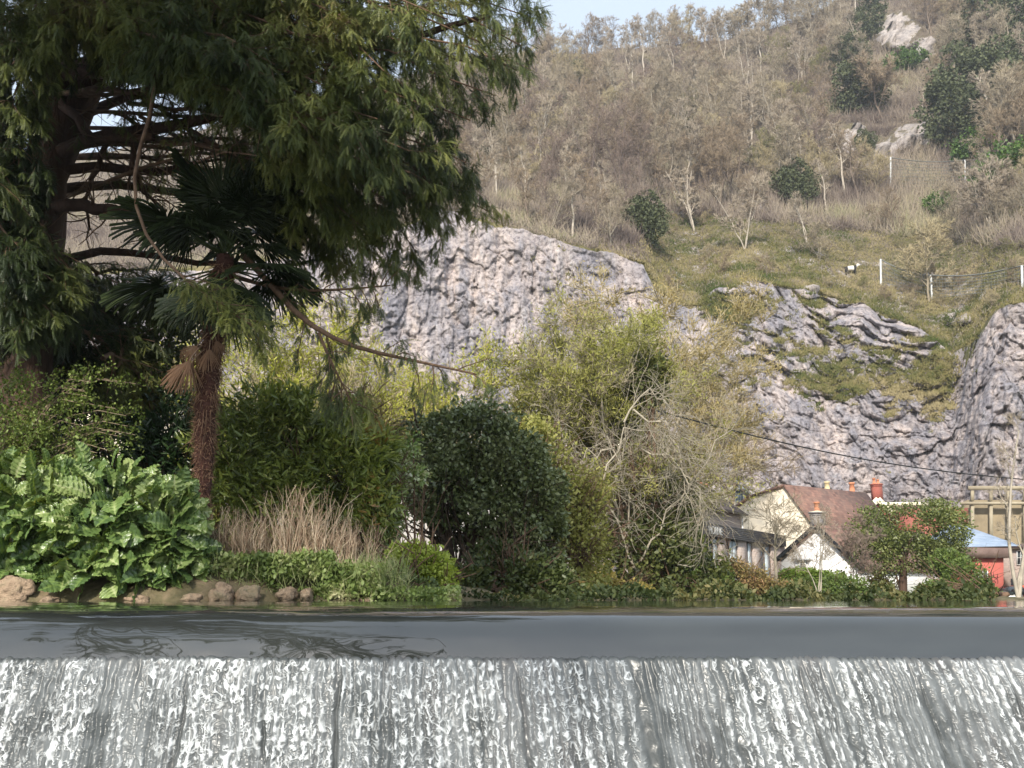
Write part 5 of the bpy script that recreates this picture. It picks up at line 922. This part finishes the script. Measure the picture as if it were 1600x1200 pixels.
# glimpsed houses on the left
A11, B11 = gpt(620, 25), gpt(790, 25.3); root, pts, rf = house('stone_cottage', 'pale stone cottage glimpsed between the trunks of the ivy covered tree', A11, B11, [(620, 935), (620, 775), (700, 740), (790, 775), (790, 935)], np.array([.4, 5, 0]), surfmat('pale_stone', (.42, .39, .37), (.6, .57, .54), 3, .9, .8, 9), darktile, [(1, 2), (2, 3)]); window(root, A11, B11, 738, 858, 752, 878, 1, None, glassp); g = G(); quadpanel(g, A11, B11, 655, 800, 661, 935, .05, .1); g.obj('wooden_post', surfmat('grey_wood', (.3, .27, .24), (.42, .38, .34), 5, .9, 0, sc3=(1, 1, .2)), root)
for nm, a, b, Y, yt, ye, lab in [('red_roof_house', 796, 850, 62, 645, 668, 'terracotta roofed house glimpsed between the dark ivy tree and the willow'), ('red_roof_house', -40, 270, 48, 548, 590, 'house with a red tiled roof glimpsed through the yew branches')]:
    A_, B_ = gpt(a, Y), gpt(b, Y + 1); root = empty(nm, (*((A_ + B_) / 2), 0), lab, 'house'); g = G(); quadpanel(g, A_, B_, a, ye, b, 935, -4, 4); g.obj('wall', cream, root)
    q0, q1 = onplane(a - 3, ye, A_, B_) + [0, -.3, 0], onplane(b + 3, ye, A_, B_) + [0, -.3, 0]; h_ = (ye - yt) / F * Y * 1.1; g = G(); q = [q0, q0 + [0, 3.0, h_], q0 + [0, 3.0, h_ + .15], q0 + [0, 0, .15]]; prism(g, q, q1 - q0); q = [q0 + [0, 3.01, h_], q0 + [0, 6., 0], q0 + [0, 6., .15], q0 + [0, 3.01, h_ + .15]]; prism(g, q, q1 - q0); g.obj('roof', orangebrick if a > 0 else redtile, root)
# orange van, nose to the left
vc = gpt(1612, 52); root = empty('orange_van', (vc[0], vc[1], 0), 'orange van with white nose and black mirror half out of frame at the right edge', 'van')
def vanprof(pts_, y0, y1): return [np.array([x, y0, z]) for x, z in pts_]
k_ = 52 / F; vx = lambda px: (px - 800) * k_ * .977; vz = lambda py: P(1600, py, 52)[2]
g = G(); prism(g, [np.array([vx(x), 51.2, vz(y)]) for x, y in ((1586, 939), (1586, 931), (1588, 919), (1592, 915), (1700, 914), (1700, 939))], np.array([0, 1.7, 0])); g.obj('body', surfmat('orange_paint', (.62, .09, .03), (.68, .12, .04), 1, .3, 0, spec=.6), root)
g = G(); prism(g, [np.array([vx(x), 51.2, vz(y)]) for x, y in ((1566, 939), (1567, 933), (1573, 929), (1586, 927), (1586, 939))], np.array([0, 1.7, 0])); g.obj('bonnet', whitep, root)
g = G(); prism(g, [np.array([vx(x), 51.19, vz(y)]) for x, y in ((1570, 929), (1574, 919), (1580, 916), (1588, 917), (1586, 929))], np.array([0, 1.72, 0])); g.obj('windscreen', glassd, root)
g = G(); prism(g, [np.array([vx(x), 50.95, vz(y)]) for x, y in ((1579, 929), (1578, 920), (1587, 919), (1588, 929))], np.array([0, .2, 0])); g.obj('mirror', blackm, root)
for px in (1578, 1660): g = G(); g.tubes(np.array([[[vx(px), 51.15, .22], [vx(px), 51.45, .22]]]), np.array([[.22, .22]]), 20); prism(g, [np.array([vx(px) + .2 * math.cos(t), 51.15, .22 + .2 * math.sin(t)]) for t in np.linspace(0, 6.28, 17)[:-1]], np.array([0, .01, 0])); g.obj('wheel', blackm, root)
# overhead cable, rockfall fences, goat
cb = np.array([P(x, y, Y) for x, y, Y in zip(np.linspace(1020, 1720, 22), 640 + (np.linspace(0, 1, 22)) * 118 + 22 * np.sin(np.linspace(0, math.pi, 22)), np.linspace(30, 44, 22))])
g = G(); g.tubes(cb[None], np.full((1, 22), .024), 6); tag(g.obj('overhead_cable', blackm), 'thin black overhead cable sagging across the cliff from the willow to the right', 'cable')
def fence_hill(ps, pmat, lab, netm, rows=9, skipnet=()):
    root = empty('rockfall_fence', hill_at(*ps[0][:2]), lab, 'fence'); tops = []; bots = []
    for x, y, yt in ps:
        b0 = hill_at(x, y); tpt = P(x + U(-3, 1), yt, b0[1]); g = G(); g.tubes(np.array([[b0 - [0, 0, .5], tpt]]), np.array([[.13, .13]]), 8); g.obj('post', pmat, root); tops.append(tpt); bots.append(b0)
    g = G()
    for i in range(len(ps) - 1):
        n_ = 30; t = np.linspace(0, 1, n_)[:, None]; tp = tops[i] * (1 - t) + tops[i + 1] * t - np.array([0, 0, 1.]) * (.5 * np.sin(np.pi * t)); bt = bots[i] * (1 - t) + bots[i + 1] * t
        for r_ in np.linspace(0, 1, rows): g.tubes((bt * (1 - r_) + tp * r_)[None], np.full((1, n_), .09 if r_ == 1 else .035), 3)
        for j in range(n_): g.tubes(np.array([[bt[j], tp[j]]]), np.full((1, 2), .015), 3)
    g.obj('net', netm, root)
galv = surfmat('galvanised_post', (.5, .52, .53), (.62, .63, .63), 3, .5, 0); netm = surfmat('wire_net', (.17, .18, .17), (.25, .26, .25), 3, .8, 0)
fence_hill([(1391, 292, 246), (1508, 290, 250), (1546, 272, 238)], galv, 'upper wire net fence on tall posts across the middle of the hillside', netm)
fence_hill([(1376, 446, 405), (1456, 466, 430), (1597, 450, 415), (1680, 455, 415)], galv, 'lower wire net fence with white posts at the top of the cliff turf', netm, 7)
gb = hill_at(1330, 431); goat = empty('goat', gb, 'white and black goat grazing on the turf left of the white fence post', 'goat')
import bmesh
def skin(name, joints, edges, mats_, parent, root_i=0, sub=2):
    me = bpy.data.meshes.new(name); me.from_pydata([tuple(np.array(j[:3])) for j in joints], edges, []); me.materials.append(mats_); o = bpy.data.objects.new(name, me); C.objects.link(o)
    sk = o.modifiers.new('s', 'SKIN'); dt = me.skin_vertices.new(name='') if not me.skin_vertices else me.skin_vertices[0]
    for i, j in enumerate(joints): me.skin_vertices[0].data[i].radius = (j[3], j[3]); me.skin_vertices[0].data[i].use_root = (i == root_i)
    s2 = o.modifiers.new('b', 'SUBSURF'); s2.levels = sub; s2.render_levels = sub; bpy.context.view_layer.update(); dg = bpy.context.evaluated_depsgraph_get(); m2 = bpy.data.meshes.new_from_object(o.evaluated_get(dg)); o.modifiers.clear(); o.data = m2; o.parent = parent; return o
gm, gn_, go_ = newmat('goat_hair'); tc = N(gn_, 'ShaderNodeTexCoord').outputs['Object']; sx = N(gn_, 'ShaderNodeSeparateXYZ'); gn_.links.new(tc, sx.inputs[0]); gc_ = ramp(gn_, math_(gn_, 'ADD', math_(gn_, 'MULTIPLY', sx.outputs[0], .5), .5), [(.0, (.02, .018, .016)), (.27, (.03, .026, .022)), (.3, (.72, .68, .6)), (.66, (.72, .68, .6)), (.69, (.02, .018, .016)), (.86, (.02, .02, .018)), (.9, (.7, .66, .58))]); bb_ = N(gn_, 'ShaderNodeBsdfPrincipled'); gn_.links.new(gc_, bb_.inputs[0]); bb_.inputs['Roughness'].default_value = .9; gn_.links.new(bb_.outputs[0], go_.inputs[0])
J = [(-.35, 0, .66, .19), (0, 0, .66, .22), (.3, 0, .70, .20), (.5, 0, .86, .11), (.66, 0, 1.02, .09), (.84, 0, .94, .05), (-.4, .11, .42, .085), (-.46, .11, .24, .04), (-.42, .11, .0, .035), (-.4, -.11, .42, .085), (-.46, -.11, .24, .04), (-.42, -.11, .0, .035), (.34, .1, .42, .06), (.33, .1, .22, .035), (.34, .1, .0, .035), (.34, -.1, .42, .06), (.33, -.1, .22, .035), (.34, -.1, .0, .035), (-.56, 0, .76, .04), (.6, .1, 1.1, .02), (.6, -.1, 1.1, .02)]
gs_ = 1.5; bo = skin('body', [(a * gs_, b * gs_, c * gs_, r * gs_) for a, b, c, r in J], [(0, 1), (1, 2), (2, 3), (3, 4), (4, 5), (0, 6), (6, 7), (7, 8), (0, 9), (9, 10), (10, 11), (2, 12), (12, 13), (13, 14), (2, 15), (15, 16), (16, 17), (0, 18), (4, 19), (4, 20)], gm, goat, 1, 1)
for s_ in (-1, 1): g = G(); q = np.array([[[.62 * gs_ - t * .3, s_ * (.05 + t * .08) * gs_, (1.1 + t * .22 - t * t * .05) * gs_] for t in np.linspace(0, 1, 6)]]) + gb; g.tubes(q, np.linspace(.04, .01, 6)[None], 6); g.obj('horn', tanc, goat)
# ---------------------------------------------------------------- trees and shrubs of the middle distance
def tree_at(name, px, py, Y, H, mk, lab, seed, trunks=1, spread=1., thick=.02, up=.2, lift=.25, fine=6, tw=.0015, cat='tree', leafmt=None, nleaf=0, lsize=.1, lstart=.35, extra=None, mats_=None):
    global TW
    t0 = TW; TW = tw; b_ = bare_tree(H, spread, trunks, 4, thick, up, seed, fine=fine, lift=lift); TW = t0; loc = P(px, py, Y); root = empty(name, loc, lab, cat); a1, a2 = G(), G(); tips = []
    for (V, A, (Fc, m_)) in zip(b_.V, b_.A, b_.F):
        (a1 if m_[0] == 0 else a2).add(V + loc, Fc - Fc.min(), A, 0)
        if m_[0] == 1: tips.append(V + loc)
    mm = mats_ or TM[mk]; a1.obj('trunk', mm[0], root); a2.obj('crown', mm[1], root)
    if leafmt: tp = np.concatenate(tips); tp = tp[tp[:, 2] > loc[2] + H * lstart * .5]; q = tp[rng.integers(0, len(tp), nleaf)] + rng.normal(size=(nleaf, 3)) * lsize * .8; g = G(); cl = fbm(q / (H * .12), 3, seed); kk = cl > -.25; q = q[kk]; g.stamp(NARROW[0], NARROW[1], q, frame(nrm(rng.normal(size=q.shape) * .7 + [0, -.1, .7])), U(.6, 1.3, len(q)) * lsize, np.clip(.5 + cl[kk] + U(-.25, .25, len(q)), 0, 1)); g.obj('foliage', leafmt, root)
    return root
spring = leafmat('spring_leaf', [(0, (.20, .22, .03)), (.5, (.38, .39, .06)), (1, (.55, .54, .12))], .6, .35, .3, .7, .2); olivel = leafmat('olive_leaf', [(0, (.16, .17, .035)), (.5, (.29, .29, .07)), (1, (.42, .40, .13))], .6, .3, .3, .6, .25); orangel = leafmat('bronze_bud', [(0, (.22, .18, .07)), (.5, (.36, .28, .12)), (1, (.48, .40, .18))], .7, .25, .2, .6, .25)
tree_at('spring_tree', 430, 935, 27, 8.6, 'straw', 'yellow green leafing tree behind the laurel, left of the hanging yew branch', 41, 3, 1.0, .014, .3, .15, leafmt=spring, nleaf=26000, lsize=.13)
tree_at('spring_tree', 540, 935, 28, 8.8, 'straw', 'yellow green leafing tree directly behind the hanging yew branch', 42, 3, 1.0, .014, .3, .15, leafmt=spring, nleaf=26000, lsize=.13)
tree_at('spring_tree', 640, 935, 29, 9.0, 'straw', 'straw yellow leafing tree right of the hanging yew branch', 43, 3, 1.0, .014, .3, .15, leafmt=spring, nleaf=12000, lsize=.13)
tree_at('bare_tree', 735, 935, 36, 8.4, 'straw', 'peach brown bare tree just above the ivy covered tree', 44, 3, .9, .012, .3, .2, leafmt=orangel, nleaf=4000, lsize=.12)
shrub('willow_shrub', 880, 20, [(850, 700, 38, 40, 0), (880, 770, 45, 70, 0), (905, 860, 45, 85, 0), (870, 840, 40, 70, .3), (925, 760, 25, 55, .2), (830, 675, 25, 28, .4)], 15000, .085, leafmat('yellow_green_leaf', [(0, (.17, .16, .05)), (.5, (.30, .30, .085)), (1, (.44, .42, .15))], .6, .3, .3, .9, .2), 'tall yellow green shrub between the dark ivy tree and the grey willow', cr=.6, hollow=.25, seed=5, bare=5, woody=14)
tree_at('willow_tree', 1000, 935, 27, 8.0, 'grey', 'big tangled willow of grey arching twigs in the middle of the picture', 45, 5, 1.0, .012, .0, .12, fine=8, tw=.0012, leafmt=olivel, nleaf=34000, lsize=.10)
tree_at('willow_tree', 915, 935, 30, 8.8, 'olive', 'light green willow leaning left behind the big tangled willow', 46, 4, 1.0, .012, .35, .15, leafmt=olivel, nleaf=46000, lsize=.12)
tree_at('ash_tree', 985, 935, 38, 13.0, 'straw', 'tall tan and yellow green tree rising behind the tangled willow', 47, 4, .85, .012, .4, .2, leafmt=orangel, nleaf=30000, lsize=.13)
tree_at('ash_tree', 1070, 935, 37, 10.4, 'straw', 'orange brown budding tree right of the tangled willow', 48, 3, .85, .013, .4, .45, leafmt=orangel, nleaf=15000, lsize=.12, lstart=1.0)
tree_at('ash_tree', 1128, 935, 72, 15, 'brown', 'brown spreading tree with dark level limbs over the stone building', 49, 1, 1.15, .016, .05, .55, leafmt=orangel, nleaf=5000, lsize=.11, lstart=1.2)
shrub('ivy_mass', 1010, 26.5, [(1015, 590, 32, 45, 0), (950, 655, 32, 20, 0), (975, 640, 25, 40, .5), (1040, 790, 50, 60, .3), (1000, 860, 60, 60, 0), (1075, 890, 60, 50, -.5)], 12000, .13, leafmat('ivy_leaf', [(0, (.03, .045, .012)), (.5, (.075, .09, .025)), (1, (.15, .16, .04))], .5, .15, .4, .6, .25), 'dark ivy climbing through the tangled willow', cat='plant', cr=.6, hollow=.2, seed=6)
# branches of the willow drawn as in the photograph: pale bent limbs
root = [o for o in C.objects if o.name == 'willow_tree'][0]; g = G()
for pts_ in [[(990, 930, 26.5), (985, 800, 26.3), (970, 680, 26.2), (990, 590, 26), (1008, 520, 26), (1000, 505, 26)], [(1000, 900, 26), (940, 760, 25.8), (880, 690, 25.7), (858, 640, 25.7)], [(1000, 880, 26), (1060, 780, 25.6), (1110, 700, 25.6), (1165, 640, 25.6)], [(985, 780, 26), (930, 620, 26), (905, 560, 26), (880, 520, 26)], [(990, 640, 25.5), (1040, 670, 25.3), (1075, 740, 25.3), (1090, 820, 25.4)], [(975, 660, 25.5), (1010, 600, 25.4), (1060, 640, 25.4), (1040, 720, 25.4)], [(1000, 700, 25.3), (1050, 720, 25.2), (1090, 760, 25.2), (1110, 860, 25.2)], [(960, 700, 25.4), (900, 720, 25.3), (870, 760, 25.3)], [(930, 800, 25.4), (960, 690, 25.2), (1010, 660, 25.2), (1060, 700, 25.2)]]:
    q = pl(pts_, 10); q[1:-1] += rng.normal(size=(8, 3)) * .08; g.tubes(q[None], np.linspace(.03, .009, 10)[None], 6); a_, r_ = grow(q[None], np.linspace(.025, .010, 10)[None], 26, .1, 1, .9, 1.6, .25, (0, 0, -.2), 7, .5); g.tubes(a_, r_, 4); b_, r2 = grow(a_, r_, 7, .1, 1, .8, .8, .25, (0, 0, -.3), 4, .6); g.tubes(b_, np.maximum(r2, .005), 3)
g.obj('branch', twigmat('willow', (.42, .37, .29), [(0, (.2, .17, .12)), (1, (.45, .4, .3))])[0], root)
# ivy covered tree
ivyl = leafmat('dark_ivy_leaf', [(0, (.045, .06, .022)), (.35, (.11, .14, .05)), (.7, (.2, .23, .095)), (1, (.32, .35, .2))], .33, .1, .55, 1.3, .2)
shrub('ivy_tree', 740, 16.5, [(750, 690, 75, 58, 0), (690, 720, 60, 60, 0), (800, 740, 60, 65, 0), (700, 770, 65, 50, -.2), (835, 800, 45, 65, 0), (770, 790, 70, 50, 0), (848, 860, 34, 38, 0), (660, 760, 40, 40, .2), (770, 655, 45, 28, 0), (628, 690, 26, 22, 0), (868, 765, 20, 28, 0), (700, 662, 34, 20, 0), (825, 700, 28, 25, 0), (645, 655, 30, 14, .3), (866, 825, 18, 20, 0), (810, 850, 40, 34, .2), (720, 830, 40, 26, .5)], 50000, .078, ivyl, 'dark rounded ivy covered tree with bare trunks showing underneath', 'tree', cr=.45, hollow=.4, seed=7, sm_=surfmat('ivy_bark', (.05, .035, .025), (.12, .085, .06), 6, .9, .5), woody=26)
shrub('ivy_undergrowth', 780, 15.2, [(800, 905, 80, 36, 0), (730, 915, 60, 26, -.2), (860, 915, 50, 26, 0), (780, 870, 50, 25, .6)], 15000, .075, leafmat('ground_ivy_leaf', [(0, (.03, .045, .015)), (.5, (.075, .10, .03)), (.8, (.13, .15, .05)), (1, (.2, .13, .05))], .45, .15, .4, 1.0, .25), 'low tangle of ivy and bramble under the dark ivy covered tree', 'shrub', cr=.4, hollow=.1, seed=8, bare=3, woody=6)
shrub('blossom_shrub', 640, 13.6, [(625, 730, 22, 40, 0), (640, 700, 20, 22, 0), (618, 800, 16, 40, 0), (650, 745, 20, 18, 0)], 1600, .06, leafmat('pale_blossom', [(0, (.12, .2, .05)), (.5, (.3, .4, .14)), (.8, (.6, .62, .4)), (1, (.75, .76, .65))], .5, .25), 'pale leaved twiggy shrub with small cream blossoms against the dark ivy tree', cr=.3, hollow=.2, seed=9, bare=2, woody=4)
shrub('bramble', 585, 13.2, [(585, 670, 55, 32, 0), (560, 640, 40, 20, 0)], 900, .05, orangel, 'tangle of bare brown bramble on top of the laurel', 'plant', cr=.4, hollow=.1, seed=10, bare=7, woody=16)
# right side trees and hedges
shrub('evergreen_oak', 1412, 47, [(1425, 820, 75, 38, 0), (1380, 830, 50, 40, 0), (1470, 830, 45, 40, 0), (1400, 865, 70, 32, 0), (1370, 855, 38, 24, 0), (1470, 865, 40, 34, 0), (1450, 800, 50, 22, 0), (1500, 900, 34, 28, 0)], 24000, .12, leafmat('evergreen_oak_leaf', [(0, (.05, .07, .02)), (.45, (.11, .135, .035)), (.8, (.18, .205, .06)), (1, (.27, .29, .1))], .45, .15, .45, .5, .25), 'round spreading evergreen tree with a single dark trunk in front of the white cottage', 'tree', cr=.9, hollow=.45, seed=11, woody=2)
g = G(); q = np.array([P(1411, y, 46.8) for y in (942, 920, 895, 870, 850)]); q[0][2] = -.05; g.tubes(q[None], np.array([[.26, .2, .18, .17, .12]]), 10); g.obj('trunk', barkdark, [o for o in C.objects if o.name == 'evergreen_oak'][0])
hed = leafmat('hedge_leaf', [(0, (.05, .08, .015)), (.5, (.11, .16, .035)), (1, (.2, .26, .07))], .45, .2, .4, .6, .25); hedb = leafmat('bright_hedge_leaf', [(0, (.07, .11, .015)), (.5, (.16, .24, .035)), (1, (.30, .38, .07))], .5, .25, .4, .6, .2)
shrub('hedge', 1265, 46, [(1250, 899, 32, 10, 0), (1290, 903, 35, 10, 0), (1240, 905, 22, 14, 0)], 7000, .13, hedb, 'bright yellow green hedge in front of the white cottage gable', 'hedge', cr=.8, hollow=.3, seed=12, woody=3)
shrub('hedge', 1290, 44, [(1260, 922, 40, 18, 0), (1310, 922, 42, 22, 0), (1335, 928, 20, 12, 0)], 10000, .12, hed, 'dark green hedge below the bright hedge and behind the pale thin stems', 'hedge', cr=.8, hollow=.3, seed=13, woody=3)
shrub('hedge', 1500, 43, [(1462, 925, 30, 16, 0), (1505, 908, 36, 30, 0), (1530, 925, 26, 16, 0), (1480, 880, 25, 22, 1)], 12000, .13, hed, 'dark shrubs at the foot of the red building right of the evergreen tree', 'hedge', cr=.8, hollow=.3, seed=14, woody=3)
shrub('bush', 1080, 33, [(1050, 900, 45, 45, 0), (1010, 915, 50, 30, 0), (1078, 862, 20, 48, .4), (1115, 915, 35, 28, 0)], 13000, .11, hed, 'green bush in front of the left end of the stone building', 'bush', cr=.6, hollow=.3, seed=15, woody=3)
shrub('bush', 1165, 36, [(1160, 905, 40, 22, 0), (1140, 888, 26, 16, 0), (1190, 922, 40, 18, 0), (1215, 925, 30, 18, 0)], 8000, .10, leafmat('rusty_leaf', [(0, (.09, .08, .03)), (.4, (.2, .17, .06)), (.7, (.34, .24, .11)), (1, (.42, .24, .13))], .7, .25, .3, .5, .25), 'rusty brown and green scrub below the piers of the stone building', 'bush', cr=.5, hollow=.2, seed=16, woody=3, bare=4)
shrub('bush', 940, 24, [(920, 915, 50, 26, 0), (975, 925, 45, 18, 0), (890, 925, 40, 18, 0)], 6000, .08, leafmat('ochre_leaf', [(0, (.14, .11, .03)), (.5, (.28, .22, .06)), (1, (.4, .34, .1))], .7, .25, .3, .6, .25), 'ochre brown twiggy scrub at the waterline below the yellow green shrub', 'bush', cr=.5, hollow=.1, seed=17, woody=3, bare=6)
shrub('bush', 1372, 50, [(1372, 905, 16, 18, 0), (1385, 915, 20, 14, 0)], 1500, .12, orangel, 'round brown bush against the white wall left of the dark trunk', 'bush', cr=.5, hollow=.2, seed=18, woody=3, bare=5)
tree_at('small_tree', 1216, 935, 42, 4.3, 'grey', 'small grey leafless tree spread in front of the cream gable', 51, 1, 1.25, .02, .05, .42, fine=7, tw=.0016)
tree_at('small_tree', 1282, 938, 38, 3.9, 'pale', 'young bare tree with several thin pale stems in front of the hedge', 52, 4, .7, .009, .4, .35, fine=3, tw=.0016)
tree_at('small_tree', 1335, 935, 45, 3.6, 'plum', 'reddish brown bare shrub tree right of the white gable', 53, 3, .9, .012, .4, .3, fine=8, tw=.0022)
tree_at('birch_tree', 1592, 940, 32, 6.4, 'pale', 'leafless birch with smooth pale trunk in front of the red building', 54, 3, .5, .016, .7, .25, fine=4, tw=.0011)
shrub('low_plants', 1570, 34, [(1550, 938, 18, 6, 0), (1530, 938, 20, 7, 0)], 800, .1, hed, 'low green plants at the foot of the birch', 'plant', cr=.5, hollow=.1, seed=19)
# ---- plants on the bank
lime = leafmat('lime_leaf', [(0, (.17, .22, .03)), (.5, (.34, .42, .07)), (1, (.5, .56, .15))], .5, .3, .4, 1.5, .2)
shrub('lime_plant', 665, 11.4, [(668, 898, 40, 42, 0), (640, 880, 38, 30, 0), (690, 925, 18, 18, -.1), (620, 865, 25, 15, .2)], 13000, .045, lime, 'mound of lime green foliage at the right end of the near bank', 'plant', cr=.25, hollow=.3, seed=20)
weed = leafmat('weed_leaf', [(0, (.08, .12, .03)), (.45, (.19, .26, .07)), (.75, (.32, .38, .14)), (1, (.48, .46, .26))], .5, .25, .4, 1.5, .25)
shrub('ivy_bank', 585, 11.2, [(600, 915, 60, 32, 0), (560, 920, 50, 24, -.1), (640, 925, 45, 20, -.1)], 9000, .055, leafmat('grey_green_leaf', [(0, (.08, .12, .05)), (.5, (.18, .24, .10)), (1, (.34, .4, .22))], .45, .2, .4, 1.5, .25), 'grey green trailing ivy covering the bank left of the lime green mound', 'plant', cr=.3, hollow=.2, seed=21)
g = G()
for x0, x1, y0, y1, n_, sz in [(300, 420, 870, 905, 3600, .05), (400, 520, 868, 905, 4200, .05), (500, 600, 885, 940, 3800, .05), (255, 340, 890, 942, 1700, .045), (410, 440, 905, 942, 500, .045), (500, 560, 905, 942, 1000, .05), (580, 720, 922, 943, 2200, .045), (40, 320, 928, 943, 2600, .04), (300, 420, 918, 930, 900, .04), (420, 560, 920, 943, 1500, .04)]:
    px = U(x0, x1, n_); py = y0 + (y1 - y0) * rng.random(n_) + 9 * vn(np.stack([px / 14, px * 0 + .5, px * 0 + .5], -1), 48) * (y0 < 900); Yw = 10.55 + U(-.25, .6, n_); p_ = P(px, py, Yw); p_[:, 2] += .02; g.stamp(LEAF[0], LEAF[1], p_, randrot(n_, 1.3), U(.5, 1.5, n_) * sz, np.clip(.5 + fbm(p_ / .3, 3, 45) + U(-.2, .2, n_), 0, 1))
n_ = 2600; px = U(250, 640, n_); b0 = P(px, U(880, 940, n_), 10.5 + U(-.2, .5, n_)); g.slivers(b0, b0 + nrm(rng.normal(size=(n_, 3)) * .5 + [0, -.1, .8]) * U(.08, .3, n_)[:, None], .004, U(.5, 1, n_))
tag(g.obj('bank_weeds', weed), kind='stuff')
g = G(); n_ = 8600; px = U(690, 1556, n_); p_ = P(px, 933, 11.2 + U(-.15, 1.6, n_)); p_[:, 2] = U(.02, .16, n_) * np.clip(.6 + vn(np.stack([px / 18, px * 0, px * 0], -1), 46), .15, 1.3); g.stamp(LEAF[0], LEAF[1], p_, randrot(n_, 1.3), U(.03, .08, n_), np.clip(.4 + fbm(p_ / .5, 3, 47) + U(-.2, .2, n_), 0, 1)); tag(g.obj('shore_weeds', leafmat('shore_leaf', [(0, (.03, .045, .012)), (.5, (.08, .095, .03)), (1, (.2, .17, .07))], .6, .2, .3, 1.5, .25)), kind='stuff')
drym = leafmat('dry_stem', [(0, (.32, .21, .14)), (.5, (.54, .40, .28)), (1, (.72, .6, .44))], .9, .1, .2, 2, .2)
for cx, wd, yb, hp, n_, lab, sd_ in [(470, 55, 895, 115, 150, 'tall clump of dry reddish stems in front of the laurel'), (375, 50, 885, 75, 120, 'shorter tangle of dry pale stems at the foot of the palm'), (545, 45, 885, 62, 70, 'low leaning dry stems right of the tall clump')] and [(470, 55, 895, 115, 190, 'tall clump of dry reddish stems in front of the laurel', 1), (375, 50, 885, 75, 170, 'shorter tangle of dry pale stems at the foot of the palm', 2), (545, 45, 885, 62, 90, 'low leaning dry stems right of the tall clump', 3)]:
    org = P(cx, yb, 10.9); g = G(); k_ = 10.9 / F; x0 = rng.normal(size=n_) * wd * .5; Pq = np.zeros((n_, 6, 3)); tt = np.linspace(0, 1, 6); ln = rng.normal(size=n_) * .22; hh = U(.45, 1.2, n_) * hp * k_
    for i in range(6): Pq[:, i, 0] = x0 * k_ + ln * hh * tt[i] ** 1.2 + rng.normal(size=n_) * .006; Pq[:, i, 1] = U(-.25, .3, n_) if i == 0 else Pq[:, 0, 1] + rng.normal(size=n_) * .02 * i; Pq[:, i, 2] = hh * tt[i]
    Pq += org; R_ = np.linspace(.0055, .002, 6)[None] * np.ones((n_, 1)); g.tubes(Pq, R_, 3, U(0, 1, n_)); a_, r_ = grow(Pq, R_, 4, .3, .95, .5, .22, .15, (0, 0, .3), 4, .7); g.tubes(a_, r_, 3, U(0, 1, len(a_))); tag(g.obj('dry_stems', drym, org=org), lab, 'plant')
# ---------------------------------------------------------------- the faint air between the pond and the far hill
g = G(); g.box((0, 110, 80), (700, 640, 163), .5)
hz, hn, ho = newmat('haze_air'); pv = N(hn, 'ShaderNodeVolumePrincipled'); pv.inputs['Density'].default_value = .00038; pv.inputs['Color'].default_value = (.86, .9, 1.0, 1); pv.inputs['Anisotropy'].default_value = .2; hn.links.new(pv.outputs[0], ho.inputs['Volume'])
tag(g.obj('haze', hz), kind='stuff')
